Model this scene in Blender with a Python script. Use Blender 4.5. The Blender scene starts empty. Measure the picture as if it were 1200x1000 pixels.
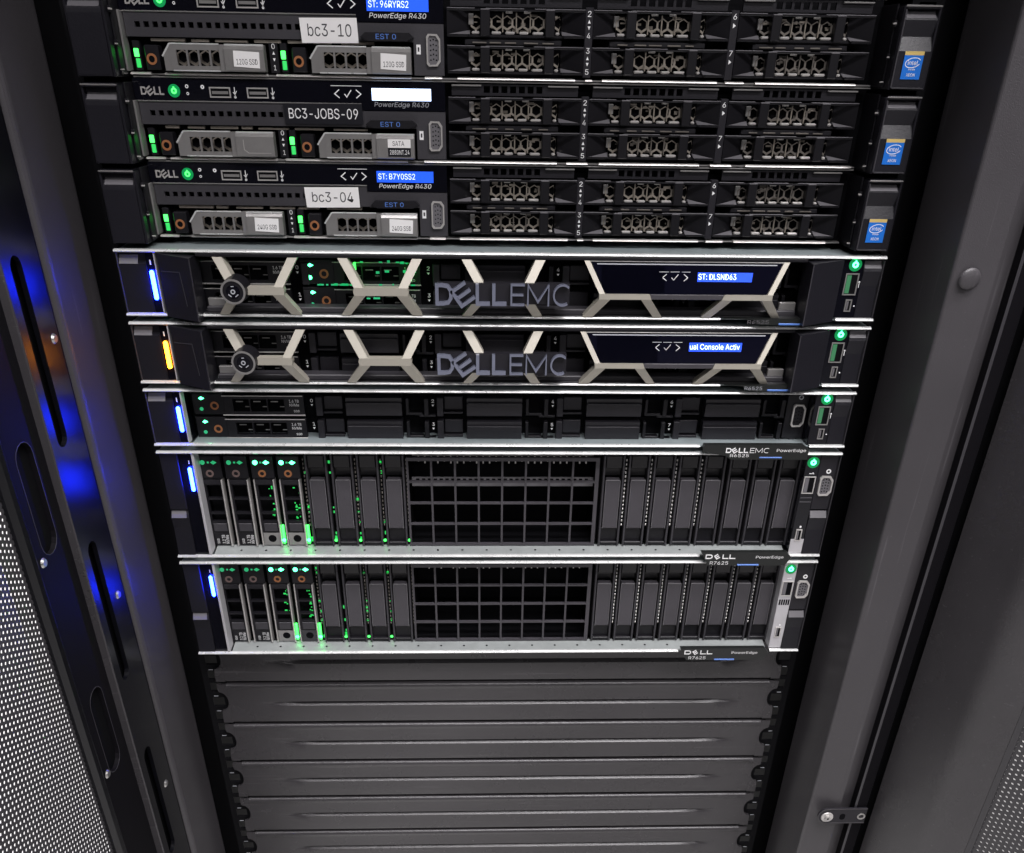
import bpy, math, random
from mathutils import Vector, Matrix
random.seed(7)
S = 0.001                     # everything below is written in millimetres
U = 44.45                     # one rack unit
scene = bpy.context.scene
col = scene.collection

# ------------------------------------------------------------------ camera
cam_d = bpy.data.cameras.new('camera')
cam = bpy.data.objects.new('camera', cam_d)
col.objects.link(cam)
cr = Vector((0.99946478, -0.0291244, 0.0148971))
cu = Vector((0.00195446, 0.50773387, 0.86151175))
cf = Vector((0.03265477, 0.86102153, -0.50751905))
cam.matrix_world = Matrix(((cr.x, cu.x, -cf.x, -13.96*S),
                           (cr.y, cu.y, -cf.y, -556.65*S),
                           (cr.z, cu.z, -cf.z, 409.36*S),
                           (0, 0, 0, 1)))
cam_d.sensor_fit = 'HORIZONTAL'
cam_d.sensor_width = 36
cam_d.lens = 30.0
cam_d.shift_y = 162.65/1200
cam_d.clip_start = 0.02
cam_d.clip_end = 60
scene.camera = cam

# ------------------------------------------------------------------ world and lamps
w = bpy.data.worlds.new('World')
scene.world = w
w.use_nodes = True
w.node_tree.nodes['Background'].inputs[0].default_value = (0.90, 0.90, 1.0, 1)
w.node_tree.nodes['Background'].inputs[1].default_value = 0.018

def area(name, loc, sx, sy, power, colour):
    d = bpy.data.lights.new(name, 'AREA')
    d.shape = 'RECTANGLE'; d.size = sx; d.size_y = sy
    d.energy = power; d.color = colour
    o = bpy.data.objects.new(name, d)
    o.location = loc
    col.objects.link(o)
    return o
# fluorescent ceiling fittings over the aisle
area('ceiling_lamp', (0.15, -0.44, 1.50), 1.2, 0.36, 40, (1.0, 0.965, 0.985))
area('ceiling_lamp', (0.55, -0.98, 1.50), 1.4, 0.30, 34, (1.0, 0.965, 0.985))
area('ceiling_lamp', (0.60, -2.70, 1.50), 2.4, 0.30, 40, (1.0, 0.965, 0.985))
area('ceiling_lamp', (-2.2, 1.8, 1.9), 3.2, 2.4, 360, (1.0, 0.98, 0.99))
scene.view_settings.view_transform = 'Standard'
scene.view_settings.look = 'None'
scene.view_settings.exposure = -0.3
scene.view_settings.gamma = 1

# ------------------------------------------------------------------ materials
MATS = {}
def mat(name, rgb, rough=0.5, metal=0.0, bump=0.0, bscale=900.0, var=0.0, vscale=30.0,
        emit=None, estr=0.0, spec=0.5, rvar=0.0, wear=None):
    m = bpy.data.materials.new(name); m.use_nodes = True
    nt = m.node_tree; b = nt.nodes['Principled BSDF']
    b.inputs['Base Color'].default_value = (*rgb, 1)
    b.inputs['Roughness'].default_value = rough
    b.inputs['Metallic'].default_value = metal
    b.inputs['Specular IOR Level'].default_value = spec
    if emit:
        b.inputs['Emission Color'].default_value = (*emit, 1)
        b.inputs['Emission Strength'].default_value = estr
    tc = nt.nodes.new('ShaderNodeNewGeometry')
    if var or rvar:
        n = nt.nodes.new('ShaderNodeTexNoise'); n.inputs['Scale'].default_value = vscale
        n.inputs['Detail'].default_value = 6; n.inputs['Roughness'].default_value = 0.65
        nt.links.new(tc.outputs['Position'], n.inputs['Vector'])
        if var:
            mx = nt.nodes.new('ShaderNodeMix'); mx.data_type = 'RGBA'
            mx.inputs[6].default_value = (*[c*(1-var) for c in rgb], 1)
            mx.inputs[7].default_value = (*[min(1, c*(1+var)) for c in rgb], 1)
            nt.links.new(n.outputs['Fac'], mx.inputs[0])
            nt.links.new(mx.outputs[2], b.inputs['Base Color'])
        if rvar:
            mr = nt.nodes.new('ShaderNodeMapRange')
            mr.inputs[3].default_value = rough-rvar; mr.inputs[4].default_value = rough+rvar
            nt.links.new(n.outputs['Fac'], mr.inputs[0])
            nt.links.new(mr.outputs[0], b.inputs['Roughness'])
    if wear:
        src = b.inputs['Base Color'].links[0].from_socket
        for sc, lo, hi, amt in ((wear, 0.66, 0.72, 0.35), ((420, 420, 420), 0.70, 0.76, 0.5), ((7, 7, 7), 0.5, 0.75, 0.16)):
            mp = nt.nodes.new('ShaderNodeMapping'); mp.inputs['Scale'].default_value = sc
            nt.links.new(tc.outputs['Position'], mp.inputs['Vector'])
            nz = nt.nodes.new('ShaderNodeTexNoise'); nz.inputs['Scale'].default_value = 1.0; nz.inputs['Detail'].default_value = 4
            nt.links.new(mp.outputs[0], nz.inputs['Vector'])
            r_ = nt.nodes.new('ShaderNodeMapRange'); r_.inputs[1].default_value = lo; r_.inputs[2].default_value = hi; r_.inputs[4].default_value = amt
            nt.links.new(nz.outputs['Fac'], r_.inputs[0])
            mw = nt.nodes.new('ShaderNodeMix'); mw.data_type = 'RGBA'
            mw.inputs[7].default_value = (*[min(1, c*2.4+.02) for c in rgb], 1)
            nt.links.new(r_.outputs[0], mw.inputs[0]); nt.links.new(src, mw.inputs[6])
            src = mw.outputs[2]
        nt.links.new(src, b.inputs['Base Color'])
    if bump:
        n2 = nt.nodes.new('ShaderNodeTexNoise'); n2.inputs['Scale'].default_value = bscale
        n2.inputs['Detail'].default_value = 3
        nt.links.new(tc.outputs['Position'], n2.inputs['Vector'])
        bp = nt.nodes.new('ShaderNodeBump'); bp.inputs['Strength'].default_value = bump
        bp.inputs['Distance'].default_value = 0.0004
        nt.links.new(n2.outputs['Fac'], bp.inputs['Height'])
        nt.links.new(bp.outputs['Normal'], b.inputs['Normal'])
    MATS[name] = m
    return m

mat('black_plastic', (0.009, 0.0085, 0.011), 0.40, bump=0.15, var=0.2, spec=0.35)
mat('black_gloss', (0.004, 0.004, 0.007), 0.12, rvar=0.03)
mat('display_black', (0.003, 0.003, 0.008), 0.10, spec=0.12)
mat('black_void', (0.003, 0.003, 0.004), 0.8, spec=0.1)
mat('dark_plastic', (0.017, 0.016, 0.020), 0.38, bump=0.2, var=0.15, spec=0.35)
mat('blank_plastic', (0.056, 0.052, 0.060), 0.42, bump=0.3, var=0.22, vscale=45, rvar=0.08)
mat('ear_plastic', (0.012, 0.0115, 0.0155), 0.36, bump=0.25, var=0.15, spec=0.35)
mat('bay_paint', (0.040, 0.038, 0.044), 0.45, bump=0.2, var=0.15)
mat('lip_metal', (0.72, 0.73, 0.72), 0.28, 0.4, var=0.25, vscale=45, rvar=0.08)
mat('galvanised', (0.31, 0.36, 0.37), 0.42, 0.3, var=0.35, vscale=70, bump=0.05, bscale=300)
mat('pale_tray', (0.34, 0.365, 0.36), 0.42, 0.3, var=0.3, vscale=60)
mat('hex_metal', (0.43, 0.405, 0.345), 0.46, 0.25, bump=0.12, bscale=2500, var=0.12, vscale=60)
mat('carrier_metal', (0.36, 0.35, 0.342), 0.28, 0.55, bump=0.1, var=0.2, vscale=60)
mat('steel', (0.60, 0.58, 0.56), 0.28, 0.45, var=0.2, vscale=90)
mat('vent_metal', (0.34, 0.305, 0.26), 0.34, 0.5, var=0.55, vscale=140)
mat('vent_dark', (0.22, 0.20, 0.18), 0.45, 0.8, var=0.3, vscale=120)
mat('letter_face', (0.30, 0.32, 0.42), 0.32, 0.6, var=0.2, vscale=90)
mat('copper_ring', (0.42, 0.17, 0.07), 0.45, 0.3)
mat('dull_ring', (0.19, 0.13, 0.12), 0.5, 0.2)
mat('white_print', (0.85, 0.85, 0.85), 0.6)
mat('grey_print', (0.36, 0.37, 0.40), 0.6)
mat('dark_print', (0.03, 0.03, 0.035), 0.6)
mat('paper_label', (0.86, 0.85, 0.84), 0.55, bump=0.1, var=0.05)
mat('black_label', (0.010, 0.010, 0.014), 0.35)
mat('tag_black', (0.012, 0.0135, 0.013), 0.35)
mat('blue_tab', (0.10, 0.22, 0.62), 0.4)
mat('sticker_blue', (0.015, 0.16, 0.62), 0.35)
mat('sticker_gold', (0.62, 0.46, 0.16), 0.35)
mat('silver_strip', (0.56, 0.55, 0.57), 0.4, 0.3, var=0.15)
mat('tab_grey', (0.135, 0.130, 0.140), 0.45, bump=0.2)
mat('black_frame', (0.009, 0.0085, 0.0105), 0.3, var=0.2)
mat('post_paint', (0.053, 0.0495, 0.054), 0.34, bump=0.5, bscale=1500, var=0.12, vscale=9, rvar=0.09, wear=(300, 300, 9))
mat('door_gloss', (0.003, 0.003, 0.0045), 0.30, bump=0.10, bscale=1500, rvar=0.05, vscale=12)
mat('door_matte', (0.005, 0.0045, 0.006), 0.6, bump=0.2, spec=0.10)
mat('panel_paint', (0.039, 0.0365, 0.0395), 0.27, bump=0.4, bscale=1500, var=0.16, vscale=11, rvar=0.09, wear=(12, 300, 420))
mat('rail_black', (0.004, 0.004, 0.005), 0.7, spec=0.12)
mat('mesh_paint', (0.045, 0.043, 0.047), 0.45)
mat('screw_metal', (0.55, 0.54, 0.52), 0.3, 0.9)
mat('floor_tile', (0.66, 0.65, 0.64), 0.4, var=0.5, vscale=2.2)
mat('led_blue', (0.2, 0.3, 1), 0.4, emit=(0.0045, 0.018, 1.0), estr=170)
mat('led_amber', (1, 0.5, 0.1), 0.4, emit=(1.0, 0.29, 0.008), estr=32)
mat('led_green', (0.1, 0.8, 0.2), 0.4, emit=(0.05, 1.0, 0.09), estr=3.6)
mat('led_green_dim', (0.05, 0.4, 0.1), 0.4, emit=(0.02, 0.75, 0.12), estr=0.9)
mat('led_teal', (0.1, 0.8, 0.4), 0.4, emit=(0.06, 1.0, 0.34), estr=12.0)
mat('led_teal_dim', (0.05, 0.3, 0.2), 0.4, emit=(0.02, 0.6, 0.20), estr=0.7)
mat('power_halo', (0.0, 0.1, 0.03), 0.4, emit=(0.005, 0.50, 0.13), estr=0.55)  # emission paints the green halo around the power light
mat('green_spill_paint', (0.05, 0.12, 0.07), 0.4, emit=(0.01, 0.40, 0.12), estr=0.30)  # emission paints green LED spill onto the USB tongue
mat('lcd_blue', (0.02, 0.1, 0.6), 0.3, emit=(0.012, 0.075, 0.85), estr=1.25)
mat('lcd_white', (0.6, 0.7, 1), 0.3, emit=(0.55, 0.70, 1.0), estr=3.0)
mat('lcd_text', (0.6, 0.7, 1), 0.3, emit=(0.75, 0.9, 1.0), estr=1.5)

# ------------------------------------------------------------------ mesh builder
class MB:
    def __init__(s): s.v = []; s.f = []
    def add(s, vs, fs):
        n = len(s.v); s.v += [tuple(v) for v in vs]; s.f += [tuple(i+n for i in f) for f in fs]; return s
    def box(s, x0, x1, y0, y1, z0, z1, c=0.0):
        if c <= 0:
            return s.add([(x, y, z) for x in (x0, x1) for y in (y0, y1) for z in (z0, z1)],
                         [(0, 1, 3, 2), (4, 6, 7, 5), (0, 4, 5, 1), (2, 3, 7, 6), (0, 2, 6, 4), (1, 5, 7, 3)])
        c = min(c, (x1-x0)*.45, (y1-y0)*.45, (z1-z0)*.45)
        lo = (x0, y0, z0); hi = (x1, y1, z1); vs = []; idx = {}
        for a in range(3):
            for sx in (0, 1):
                for sy in (0, 1):
                    for sz in (0, 1):
                        sg = (sx, sy, sz); p = []
                        for k in range(3):
                            e = hi[k] if sg[k] else lo[k]
                            p.append(e if k == a else (e-c if sg[k] else e+c))
                        idx[(a, sg)] = len(vs); vs.append(p)
        fs = []
        for a in range(3):
            b, d = (a+1) % 3, (a+2) % 3
            for sgn in (0, 1):
                q = []
                for (i, j) in ((0, 0), (1, 0), (1, 1), (0, 1)):
                    sg = [0, 0, 0]; sg[a] = sgn; sg[b] = i; sg[d] = j; q.append(idx[(a, tuple(sg))])
                fs.append(q if sgn else q[::-1])
        for a in range(3):
            b, d = (a+1) % 3, (a+2) % 3
            for i in (0, 1):
                for j in (0, 1):
                    s0 = [0, 0, 0]; s0[b] = i; s0[d] = j; s1 = list(s0); s1[a] = 1
                    q = [idx[(b, tuple(s0))], idx[(d, tuple(s0))], idx[(d, tuple(s1))], idx[(b, tuple(s1))]]
                    fs.append(q if i == j else q[::-1])
        for sx in (0, 1):
            for sy in (0, 1):
                for sz in (0, 1):
                    sg = (sx, sy, sz); q = [idx[(0, sg)], idx[(1, sg)], idx[(2, sg)]]
                    fs.append(q if (sx+sy+sz) % 2 else q[::-1])
        return s.add(vs, fs)
    def prism(s, pts, y0, y1):            # pts in x,z ; extruded along y
        n = len(pts)
        a = sum(pts[i][0]*pts[(i+1) % n][1]-pts[(i+1) % n][0]*pts[i][1] for i in range(n))
        if a < 0: pts = pts[::-1]
        vs = [(x, y0, z) for x, z in pts]+[(x, y1, z) for x, z in pts]
        fs = [tuple(range(n)), tuple(range(2*n-1, n-1, -1))]
        fs += [(i, i+n, (i+1) % n+n, (i+1) % n) for i in range(n)]
        return s.add(vs, fs)
    def profile(s, pts, x0, x1):          # pts in y,z ; extruded along x
        n = len(pts)
        vs = [(x0, y, z) for y, z in pts]+[(x1, y, z) for y, z in pts]
        fs = [tuple(range(n-1, -1, -1)), tuple(range(n, 2*n))]
        fs += [(i, (i+1) % n, (i+1) % n+n, i+n) for i in range(n)]
        return s.add(vs, fs)
    def column(s, pts, z0, z1, closed=True):   # pts in x,y ; extruded along z
        n = len(pts)
        vs = [(x, y, z0) for x, y in pts]+[(x, y, z1) for x, y in pts]
        fs = [(i, (i+1) % n, (i+1) % n+n, i+n) for i in range(n if closed else n-1)]
        if closed: fs += [tuple(range(n-1, -1, -1)), tuple(range(n, 2*n))]
        return s.add(vs, fs)
    def slab(s, quad, dy):                # quad of 3-D points, pushed back along y
        vs = list(quad)+[(x, y+dy, z) for x, y, z in quad]; n = len(quad)
        fs = [tuple(range(n)), tuple(range(2*n-1, n-1, -1))]+[(i, i+n, (i+1) % n+n, (i+1) % n) for i in range(n)]
        return s.add(vs, fs)
    def disc(s, x, z, r, y0, y1, n=20, r2=None):
        r2 = r if r2 is None else r2
        vs = [(x+r*math.cos(2*math.pi*i/n), y0, z+r*math.sin(2*math.pi*i/n)) for i in range(n)]
        vs += [(x+r2*math.cos(2*math.pi*i/n), y1, z+r2*math.sin(2*math.pi*i/n)) for i in range(n)]
        fs = [tuple(range(n)), tuple(range(2*n-1, n-1, -1))]+[(i, i+n, (i+1) % n+n, (i+1) % n) for i in range(n)]
        return s.add(vs, fs)
    def ring(s, x, z, ro, ri, y0, y1, n=20):
        def loop(r, y): return [(x+r*math.cos(2*math.pi*i/n), y, z+r*math.sin(2*math.pi*i/n)) for i in range(n)]
        vs = loop(ro, y0)+loop(ri, y0)+loop(ri, y1)+loop(ro, y1); fs = []
        for k in range(4):
            for i in range(n):
                j = (i+1) % n; a = k*n; b = ((k+1) % 4)*n
                fs.append((a+i, a+j, b+j, b+i))
        return s.add(vs, [f[::-1] for f in fs])
    def loopframe(s, outer, inner, y0, y1):    # two matching x,z outlines
        n = len(outer)
        L = [[(x, y0, z) for x, z in outer], [(x, y0, z) for x, z in inner], [(x, y1, z) for x, z in inner], [(x, y1, z) for x, z in outer]]
        vs = sum(L, []); fs = []
        for k in range(4):
            for i in range(n):
                j = (i+1) % n; a = k*n; b = ((k+1) % 4)*n
                fs.append((a+i, a+j, b+j, b+i))
        return s.add(vs, fs)
    def plate(s, x0, x1, z0, z1, y0, y1, holes):     # plate with rectangular holes
        xs = sorted({x0, x1, *[h[0] for h in holes], *[h[1] for h in holes]})
        zs = sorted({z0, z1, *[h[2] for h in holes], *[h[3] for h in holes]})
        for i in range(len(xs)-1):
            run = None
            for k in range(len(zs)-1):
                cx = (xs[i]+xs[i+1])/2; cz = (zs[k]+zs[k+1])/2
                hole = any(h[0] < cx < h[1] and h[2] < cz < h[3] for h in holes)
                if not hole:
                    run = (run[0] if run else zs[k], zs[k+1])
                if (hole or k == len(zs)-2) and run:
                    s.box(xs[i], xs[i+1], y0, y1, run[0], run[1]); run = None
        return s
    def stroke(s, pts, wd, y0, y1, closed=False):
        n = len(pts); L = []; Rr = []
        for i in range(n):
            p = Vector(pts[i])
            a = Vector(pts[i-1]) if (i > 0 or closed) else None
            b = Vector(pts[(i+1) % n]) if (i < n-1 or closed) else None
            d1 = (p-a).normalized() if a else None; d2 = (b-p).normalized() if b else None
            d = ((d1 or d2)+(d2 or d1)).normalized()
            nn = Vector((-d.y, d.x)); k = 1.0
            if d1 and d2: k = 1/max(0.5, nn.dot(Vector((-d1.y, d1.x))))
            L.append(p+nn*wd/2*k); Rr.append(p-nn*wd/2*k)
        m = n if closed else n-1
        for i in range(m):
            j = (i+1) % n
            s.prism([tuple(Rr[i]), tuple(Rr[j]), tuple(L[j]), tuple(L[i])], y0, y1)
        return s
    def hexplate(s, x0, x1, z0, z1, p, r, y0, y1, axis='y'):  # sheet of hexagonal cells with hexagonal holes
        # cells pointy in z ; rows staggered
        R = p/math.sqrt(3); rows = int((z1-z0)/(1.5*R))+2; cols = int((x1-x0)/p)+2
        for rr in range(rows):
            for cc in range(cols):
                cx = x0+cc*p+(p/2 if rr % 2 else 0); cz = z0+rr*1.5*R
                if cx > x1 or cz > z1: continue
                vs = []; 
                for (rad, yy) in ((R, y0), (r, y0), (r, y1)):
                    for i in range(6):
                        a = math.radians(30+60*i)
                        x = min(max(cx+rad*math.cos(a), x0), x1); z = min(max(cz+rad*math.sin(a), z0), z1)
                        vs.append((x, yy, z))
                fs = []
                for i in range(6):
                    j = (i+1) % 6
                    fs.append((i, j, 6+j, 6+i)); fs.append((6+i, 6+j, 12+j, 12+i))
                s.add(vs, fs)
        return s
    def lip(s, x0, x1, z0):
        return s.profile([(1.0, z0), (-.9, z0), (-1.35, z0+.35), (-1.35, z0+.75), (-1.0, z0+1.25), (-.3, z0+1.65), (1.0, z0+1.8)][::-1], x0, x1)
    def move(s, dx=0, dy=0, dz=0): s.v = [(x+dx, y+dy, z+dz) for x, y, z in s.v]; return s
    def mirx(s):
        s.v = [(-x, y, z) for x, y, z in s.v]; s.f = [f[::-1] for f in s.f]; return s
    def mesh(s, name, m, smooth=False):
        me = bpy.data.meshes.new(name)
        me.from_pydata([(x*S, y*S, z*S) for x, y, z in s.v], [], s.f)
        me.materials.append(MATS[m]); me.validate(); me.update()
        if smooth:
            for p in me.polygons: p.use_smooth = True
            me.set_sharp_from_angle(angle=math.radians(32))
        return me
    def build(s, name, m, parent=None, label=None, loc=(0, 0, 0), smooth=False):
        return link(name, s.mesh(name, m, smooth), parent, label, loc)

def link(name, me, parent=None, label=None, loc=(0, 0, 0)):
    o = bpy.data.objects.new(name, me); col.objects.link(o)
    o.location = tuple(c*S for c in loc)
    if parent: o.parent = parent
    if label: o['label'] = label
    return o
def thing(name, label, cat, loc=(0, 0, 0), group=None):
    o = link(name, None, None, label, loc); o['category'] = cat
    o.empty_display_size = 0.02
    if group: o['group'] = group
    return o
CACHE = {}
def shared(key, fn, m, smooth=False):
    if key not in CACHE: CACHE[key] = fn().mesh(key, m, smooth)
    return CACHE[key]

_tc = {}
import os
try:
    FONT = bpy.data.fonts.load(os.path.join(bpy.utils.system_resource('DATAFILES'), 'fonts', 'Inter.woff2'))
except Exception:
    FONT = None
def text_raw(s):
    if s not in _tc:
        c = bpy.data.curves.new('t', 'FONT'); c.body = s; c.resolution_u = 3
        if FONT: c.font = FONT
        o = bpy.data.objects.new('t', c); col.objects.link(o)
        dg = bpy.context.evaluated_depsgraph_get()
        me = bpy.data.meshes.new_from_object(o.evaluated_get(dg))
        vs = [tuple(v.co) for v in me.vertices]; fs = [tuple(p.vertices) for p in me.polygons]
        bpy.data.objects.remove(o); bpy.data.curves.remove(c); bpy.data.meshes.remove(me)
        _tc[s] = (vs, fs)
    return _tc[s]
def text(mb, s, x0, x1, z0, z1, y, shear=0.0, rot=0, thick=0.0):  # fit the word into a box on a front face
    vs, fs = text_raw(s)
    pts = [(v[0]+shear*v[1], v[1]) for v in vs]
    if rot == 90: pts = [(-b, a) for a, b in pts]
    if rot == -90: pts = [(b, -a) for a, b in pts]
    ax = min(p[0] for p in pts); bx = max(p[0] for p in pts); az = min(p[1] for p in pts); bz = max(p[1] for p in pts)
    mb.add([(x0+(p[0]-ax)/(bx-ax)*(x1-x0), y, z0+(p[1]-az)/(bz-az)*(z1-z0)) for p in pts], fs)
    return mb

def brand_word(mb, x0, x1, z0, z1, y, bold=0.2, dy=0.3):   # four letters, the second tilted
    W = x1-x0; H = z1-z0; b = bold*H
    def P(u, v): return (x0+u*W, z0+v*H)
    hb = b/H/2; wb = b/W/2
    # D
    D = [P(.0+wb, hb), P(.10, hb), P(.175, .12), P(.215, .33), P(.215, .67), P(.175, .88), P(.10, 1-hb), P(.0+wb, 1-hb)]
    mb.stroke(D, b, y, y+dy, closed=True)
    # tilted E
    cx, cz = x0+.385*W, z0+.5*H; e = .42*H; r = math.radians(35)
    def Q(u, v): return (cx+(u*math.cos(r)-v*math.sin(r))*e, cz+(u*math.sin(r)+v*math.cos(r))*e)
    mb.stroke([Q(.95, .95), Q(-.85, .95), Q(-.85, -.95), Q(.95, -.95)], b, y, y+dy)
    mb.stroke([Q(-.7, 0), Q(.95, 0)], b, y, y+dy)
    for u in (.56, .79):
        mb.stroke([P(u+wb, 1), P(u+wb, hb), P(u+.20, hb)], b, y, y+dy)
    return mb
def emc_word(mb, x0, x1, z0, z1, y, b, dy=0.3):
    W = x1-x0; H = z1-z0
    def P(u, v): return (x0+u*W, z0+v*H)
    hb = b/H/2
    mb.stroke([P(.23, 1-hb), P(.015, 1-hb), P(.015, hb), P(.23, hb)], b, y, y+dy)
    mb.stroke([P(.03, .5), P(.21, .5)], b, y, y+dy)
    mb.stroke([P(.285, 0), P(.285, 1-hb), P(.45, .18), P(.62, 1-hb), P(.62, 0)], b, y, y+dy)
    cc = [(.85+.145*math.cos(math.radians(a)), .5+.47*math.sin(math.radians(a))) for a in range(48, 320, 16)]
    mb.stroke([P(*c) for c in cc], b, y, y+dy)
    return mb

# ------------------------------------------------------------------ setting: floor
fl = MB().box(-5000, 5000, -5000, 5000, -1240, -1200).build('floor', 'floor_tile')
fl['kind'] = 'structure'; fl['label'] = 'pale computer room floor seen through the door perforations'

# ------------------------------------------------------------------ cabinet
ZB, ZT = -620, 760
cab = thing('server_cabinet', 'grey powder coated cabinet frame holding the stacked servers', 'cabinet', (0, 0, 0))
for sg in (-1, 1):
    m = MB()
    # post, seen from inside: side wall, rounded corner, front face
    pts = [(266, 23), (264.8, 21.5), (264, 19), (264, -34)]
    pts += [(264+6*(1-math.cos(a)), -34-6*math.sin(a)) for a in [math.radians(k) for k in (20, 40, 60, 80)]]
    if sg > 0:
        pts = [(266, 23), (264.8, 21.5), (264, 19), (264, -38.6), (264.5, -39.6), (265.4, -40.2)]
        pts += [(270, -41), (284, -44), (288, -44.5), (288, -38), (300, -38), (300, 23)]
    else: pts += [(270, -40.5), (290, -40.5), (290, 23)]
    pts = [(x*sg, y) for x, y in pts]
    if sg < 0: pts = pts[::-1]
    m.column(pts[::-1] if sg > 0 else pts[::-1], ZB, ZT).build('front_post', 'post_paint', cab)
    r = MB()
    holes = []
    k = ZB+10
    zz = -14*U
    while zz < 16*U:
        for d in (6.35, 22.2, 38.1):
            holes.append((236.5, 246.0, zz+d-4.7, zz+d+4.7))
        zz += U
    r.plate(232, 249, ZB, ZT, 21.5, 23.5, holes)
    r.box(249, 251, 21.5, 58, ZB, ZT); r.box(251, 291, 55, 57, ZB, ZT)  # rear black sheet is added, standing in for deep shade in the gap
    if sg < 0: r.mirx()
    r.build('mounting_rail', 'rail_black', cab)
    t = MB()
    zz = -13*U
    while zz < 0:
        for d in (12.0, 28.5): t.box(241.0, 244.6, 21.1, 21.4, zz+d, zz+d+0.5)
        zz += U
    if sg < 0: t.mirx()
    t.build('unit_mark', 'grey_print', cab)['kind'] = 'stuff'
    MB().box(*( (292, 298) if sg > 0 else (-298, -292)), 25, 900, ZB, ZT).build('side_panel', 'door_matte', cab)
MB().box(-291, 291, 895, 899, ZB, ZT).build('rear_panel', 'door_matte', cab)
MB().box(-291, 291, 25, 894, ZT-6, ZT-1).build('roof_panel', 'door_matte', cab)
MB().box(-300, 300, -170, 24, ZT-60, ZT-8, 3).build('shade_header', 'post_paint', cab)  # unseen header, added to shade the upper front from the lamps
# plug in the right post
pl = MB()
for k in range(6):
    a0 = math.radians(15*k); a1 = math.radians(15*(k+1))
    pl.disc(274, 303, 6.4*math.cos(a1), -43-2.6*math.sin(a1), -43-2.6*math.sin(a0), 28, 6.4*math.cos(a0))
pl.build('hole_plug', 'post_paint', cab, 'round plastic plug pressed into the post', smooth=True)

# ------------------------------------------------------------------ open door on the left
door = thing('cabinet_door', 'open black cabinet door with slotted inner frame and perforated panel', 'door', (-264, -46, 0))
DX, DY = 264, 46      # door parts are written in world millimetres and shifted to the hinge
def dput(mb, name, m, label=None, kind=None, parent=None):
    o = mb.move(DX, DY, 0).build(name, m, parent or door, label)
    if kind: o['kind'] = kind
    return o
def slot_outline(yc, hw, z0, z1, n=8):
    o = []
    for k in range(n+1): a = math.pi*k/n; o.append((yc+hw*math.cos(a), z1-hw+hw*math.sin(a)))
    for k in range(n+1): a = math.pi+math.pi*k/n; o.append((yc+hw*math.cos(a), z0+hw+hw*math.sin(a)))
    return o
def slotted_strip(x, thick, y0, y1, z0, z1, slots):
    # vertical strip in the plane x=const, normal +x, with stadium slots stacked in z (y0<y1)
    mb = MB(); zc = z0
    def q(a, b, c, d): mb.add([(x, p[0], p[1]) for p in (a, b, c, d)], [(0, 1, 2, 3)])
    for (yc, hw, s0, s1) in sorted(slots, key=lambda k: k[2]):
        q((y0, zc), (y1, zc), (y1, s0), (y0, s0))
        o = slot_outline(yc, hw, s0, s1); n = len(o); h = n//2
        right = [p for p in o if p[0] >= yc-1e-6]; 
        top = o[:h]; bot = o[h:]
        # right side: from bottom centre up to top centre
        rs = sorted([p for p in o if p[0] > yc-1e-6], key=lambda p: p[1])
        ls = sorted([p for p in o if p[0] < yc+1e-6], key=lambda p: p[1])
        for a, b in zip(rs[:-1], rs[1:]): q(a, (y1, a[1]), (y1, b[1]), b)
        for a, b in zip(ls[:-1], ls[1:]): q((y0, a[1]), a, b, (y0, b[1]))
        for i in range(n):
            a, b = o[i], o[(i+1) % n]
            mb.add([(x, a[0], a[1]), (x, b[0], b[1]), (x-thick, b[0], b[1]), (x-thick, a[0], a[1])], [(0, 3, 2, 1)])
        zc = s1
    q((y0, zc), (y1, zc), (y1, z1), (y0, z1))
    return mb
g = slotted_strip(-264, 3, -90.5, -50, ZB, ZT, [(-74.5, 6.2, 34+174*k, 143+174*k) for k in range(-3, 4)])
g.box(-267, -264.02, -50, -48, ZB, ZT)
dput(g, 'hinge_flange', 'door_gloss', 'glossy black door flange with long narrow slots')
dput(MB().box(-276, -264.6, -47.6, -45.5, ZB, ZT), 'hinge_edge', 'door_matte')
rl = MB().column([(-263.4, -90.3), (-262.7, -91), (-263.4, -91.9), (-270, -92.3), (-270, -90.3)][::-1], ZB, ZT)
dput(rl, 'fold_ridge', 'panel_paint')
c2 = slotted_strip(-267.5, 3, -134, -92.4, ZB, ZT, [(-113, 9.5, -14+171*k, 55+171*k) for k in range(-3, 5)])
dput(c2, 'stiffener_channel', 'door_matte', 'matte black stiffener with wide rounded slots')
for k in range(-1, 2):
    ol = slot_outline(-113, 9.5, -14+171*k, 55+171*k)
    rm = MB().stroke(ol, .45, 0, .15, closed=True); rm.v = [(-267.45+y, x, z) for x, y, z in rm.v]; rm.f = [f[::-1] for f in rm.f]
    dput(rm, 'slot_rim', 'bay_paint')
bk = MB().box(-271.8, -270.8, -133, -92.6, ZB, ZT).box(-271.8, -270.8, -89.4, -50, ZB, ZT)
dput(bk, 'channel_back', 'black_void')
ed = MB().column([(-267.4, -134), (-264.5, -135.5), (-263.6, -138), (-264.5, -140.6), (-268, -142.0), (-271, -142), (-271, -134)], ZB, ZT)
dput(ed, 'panel_edge', 'door_gloss')
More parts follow.
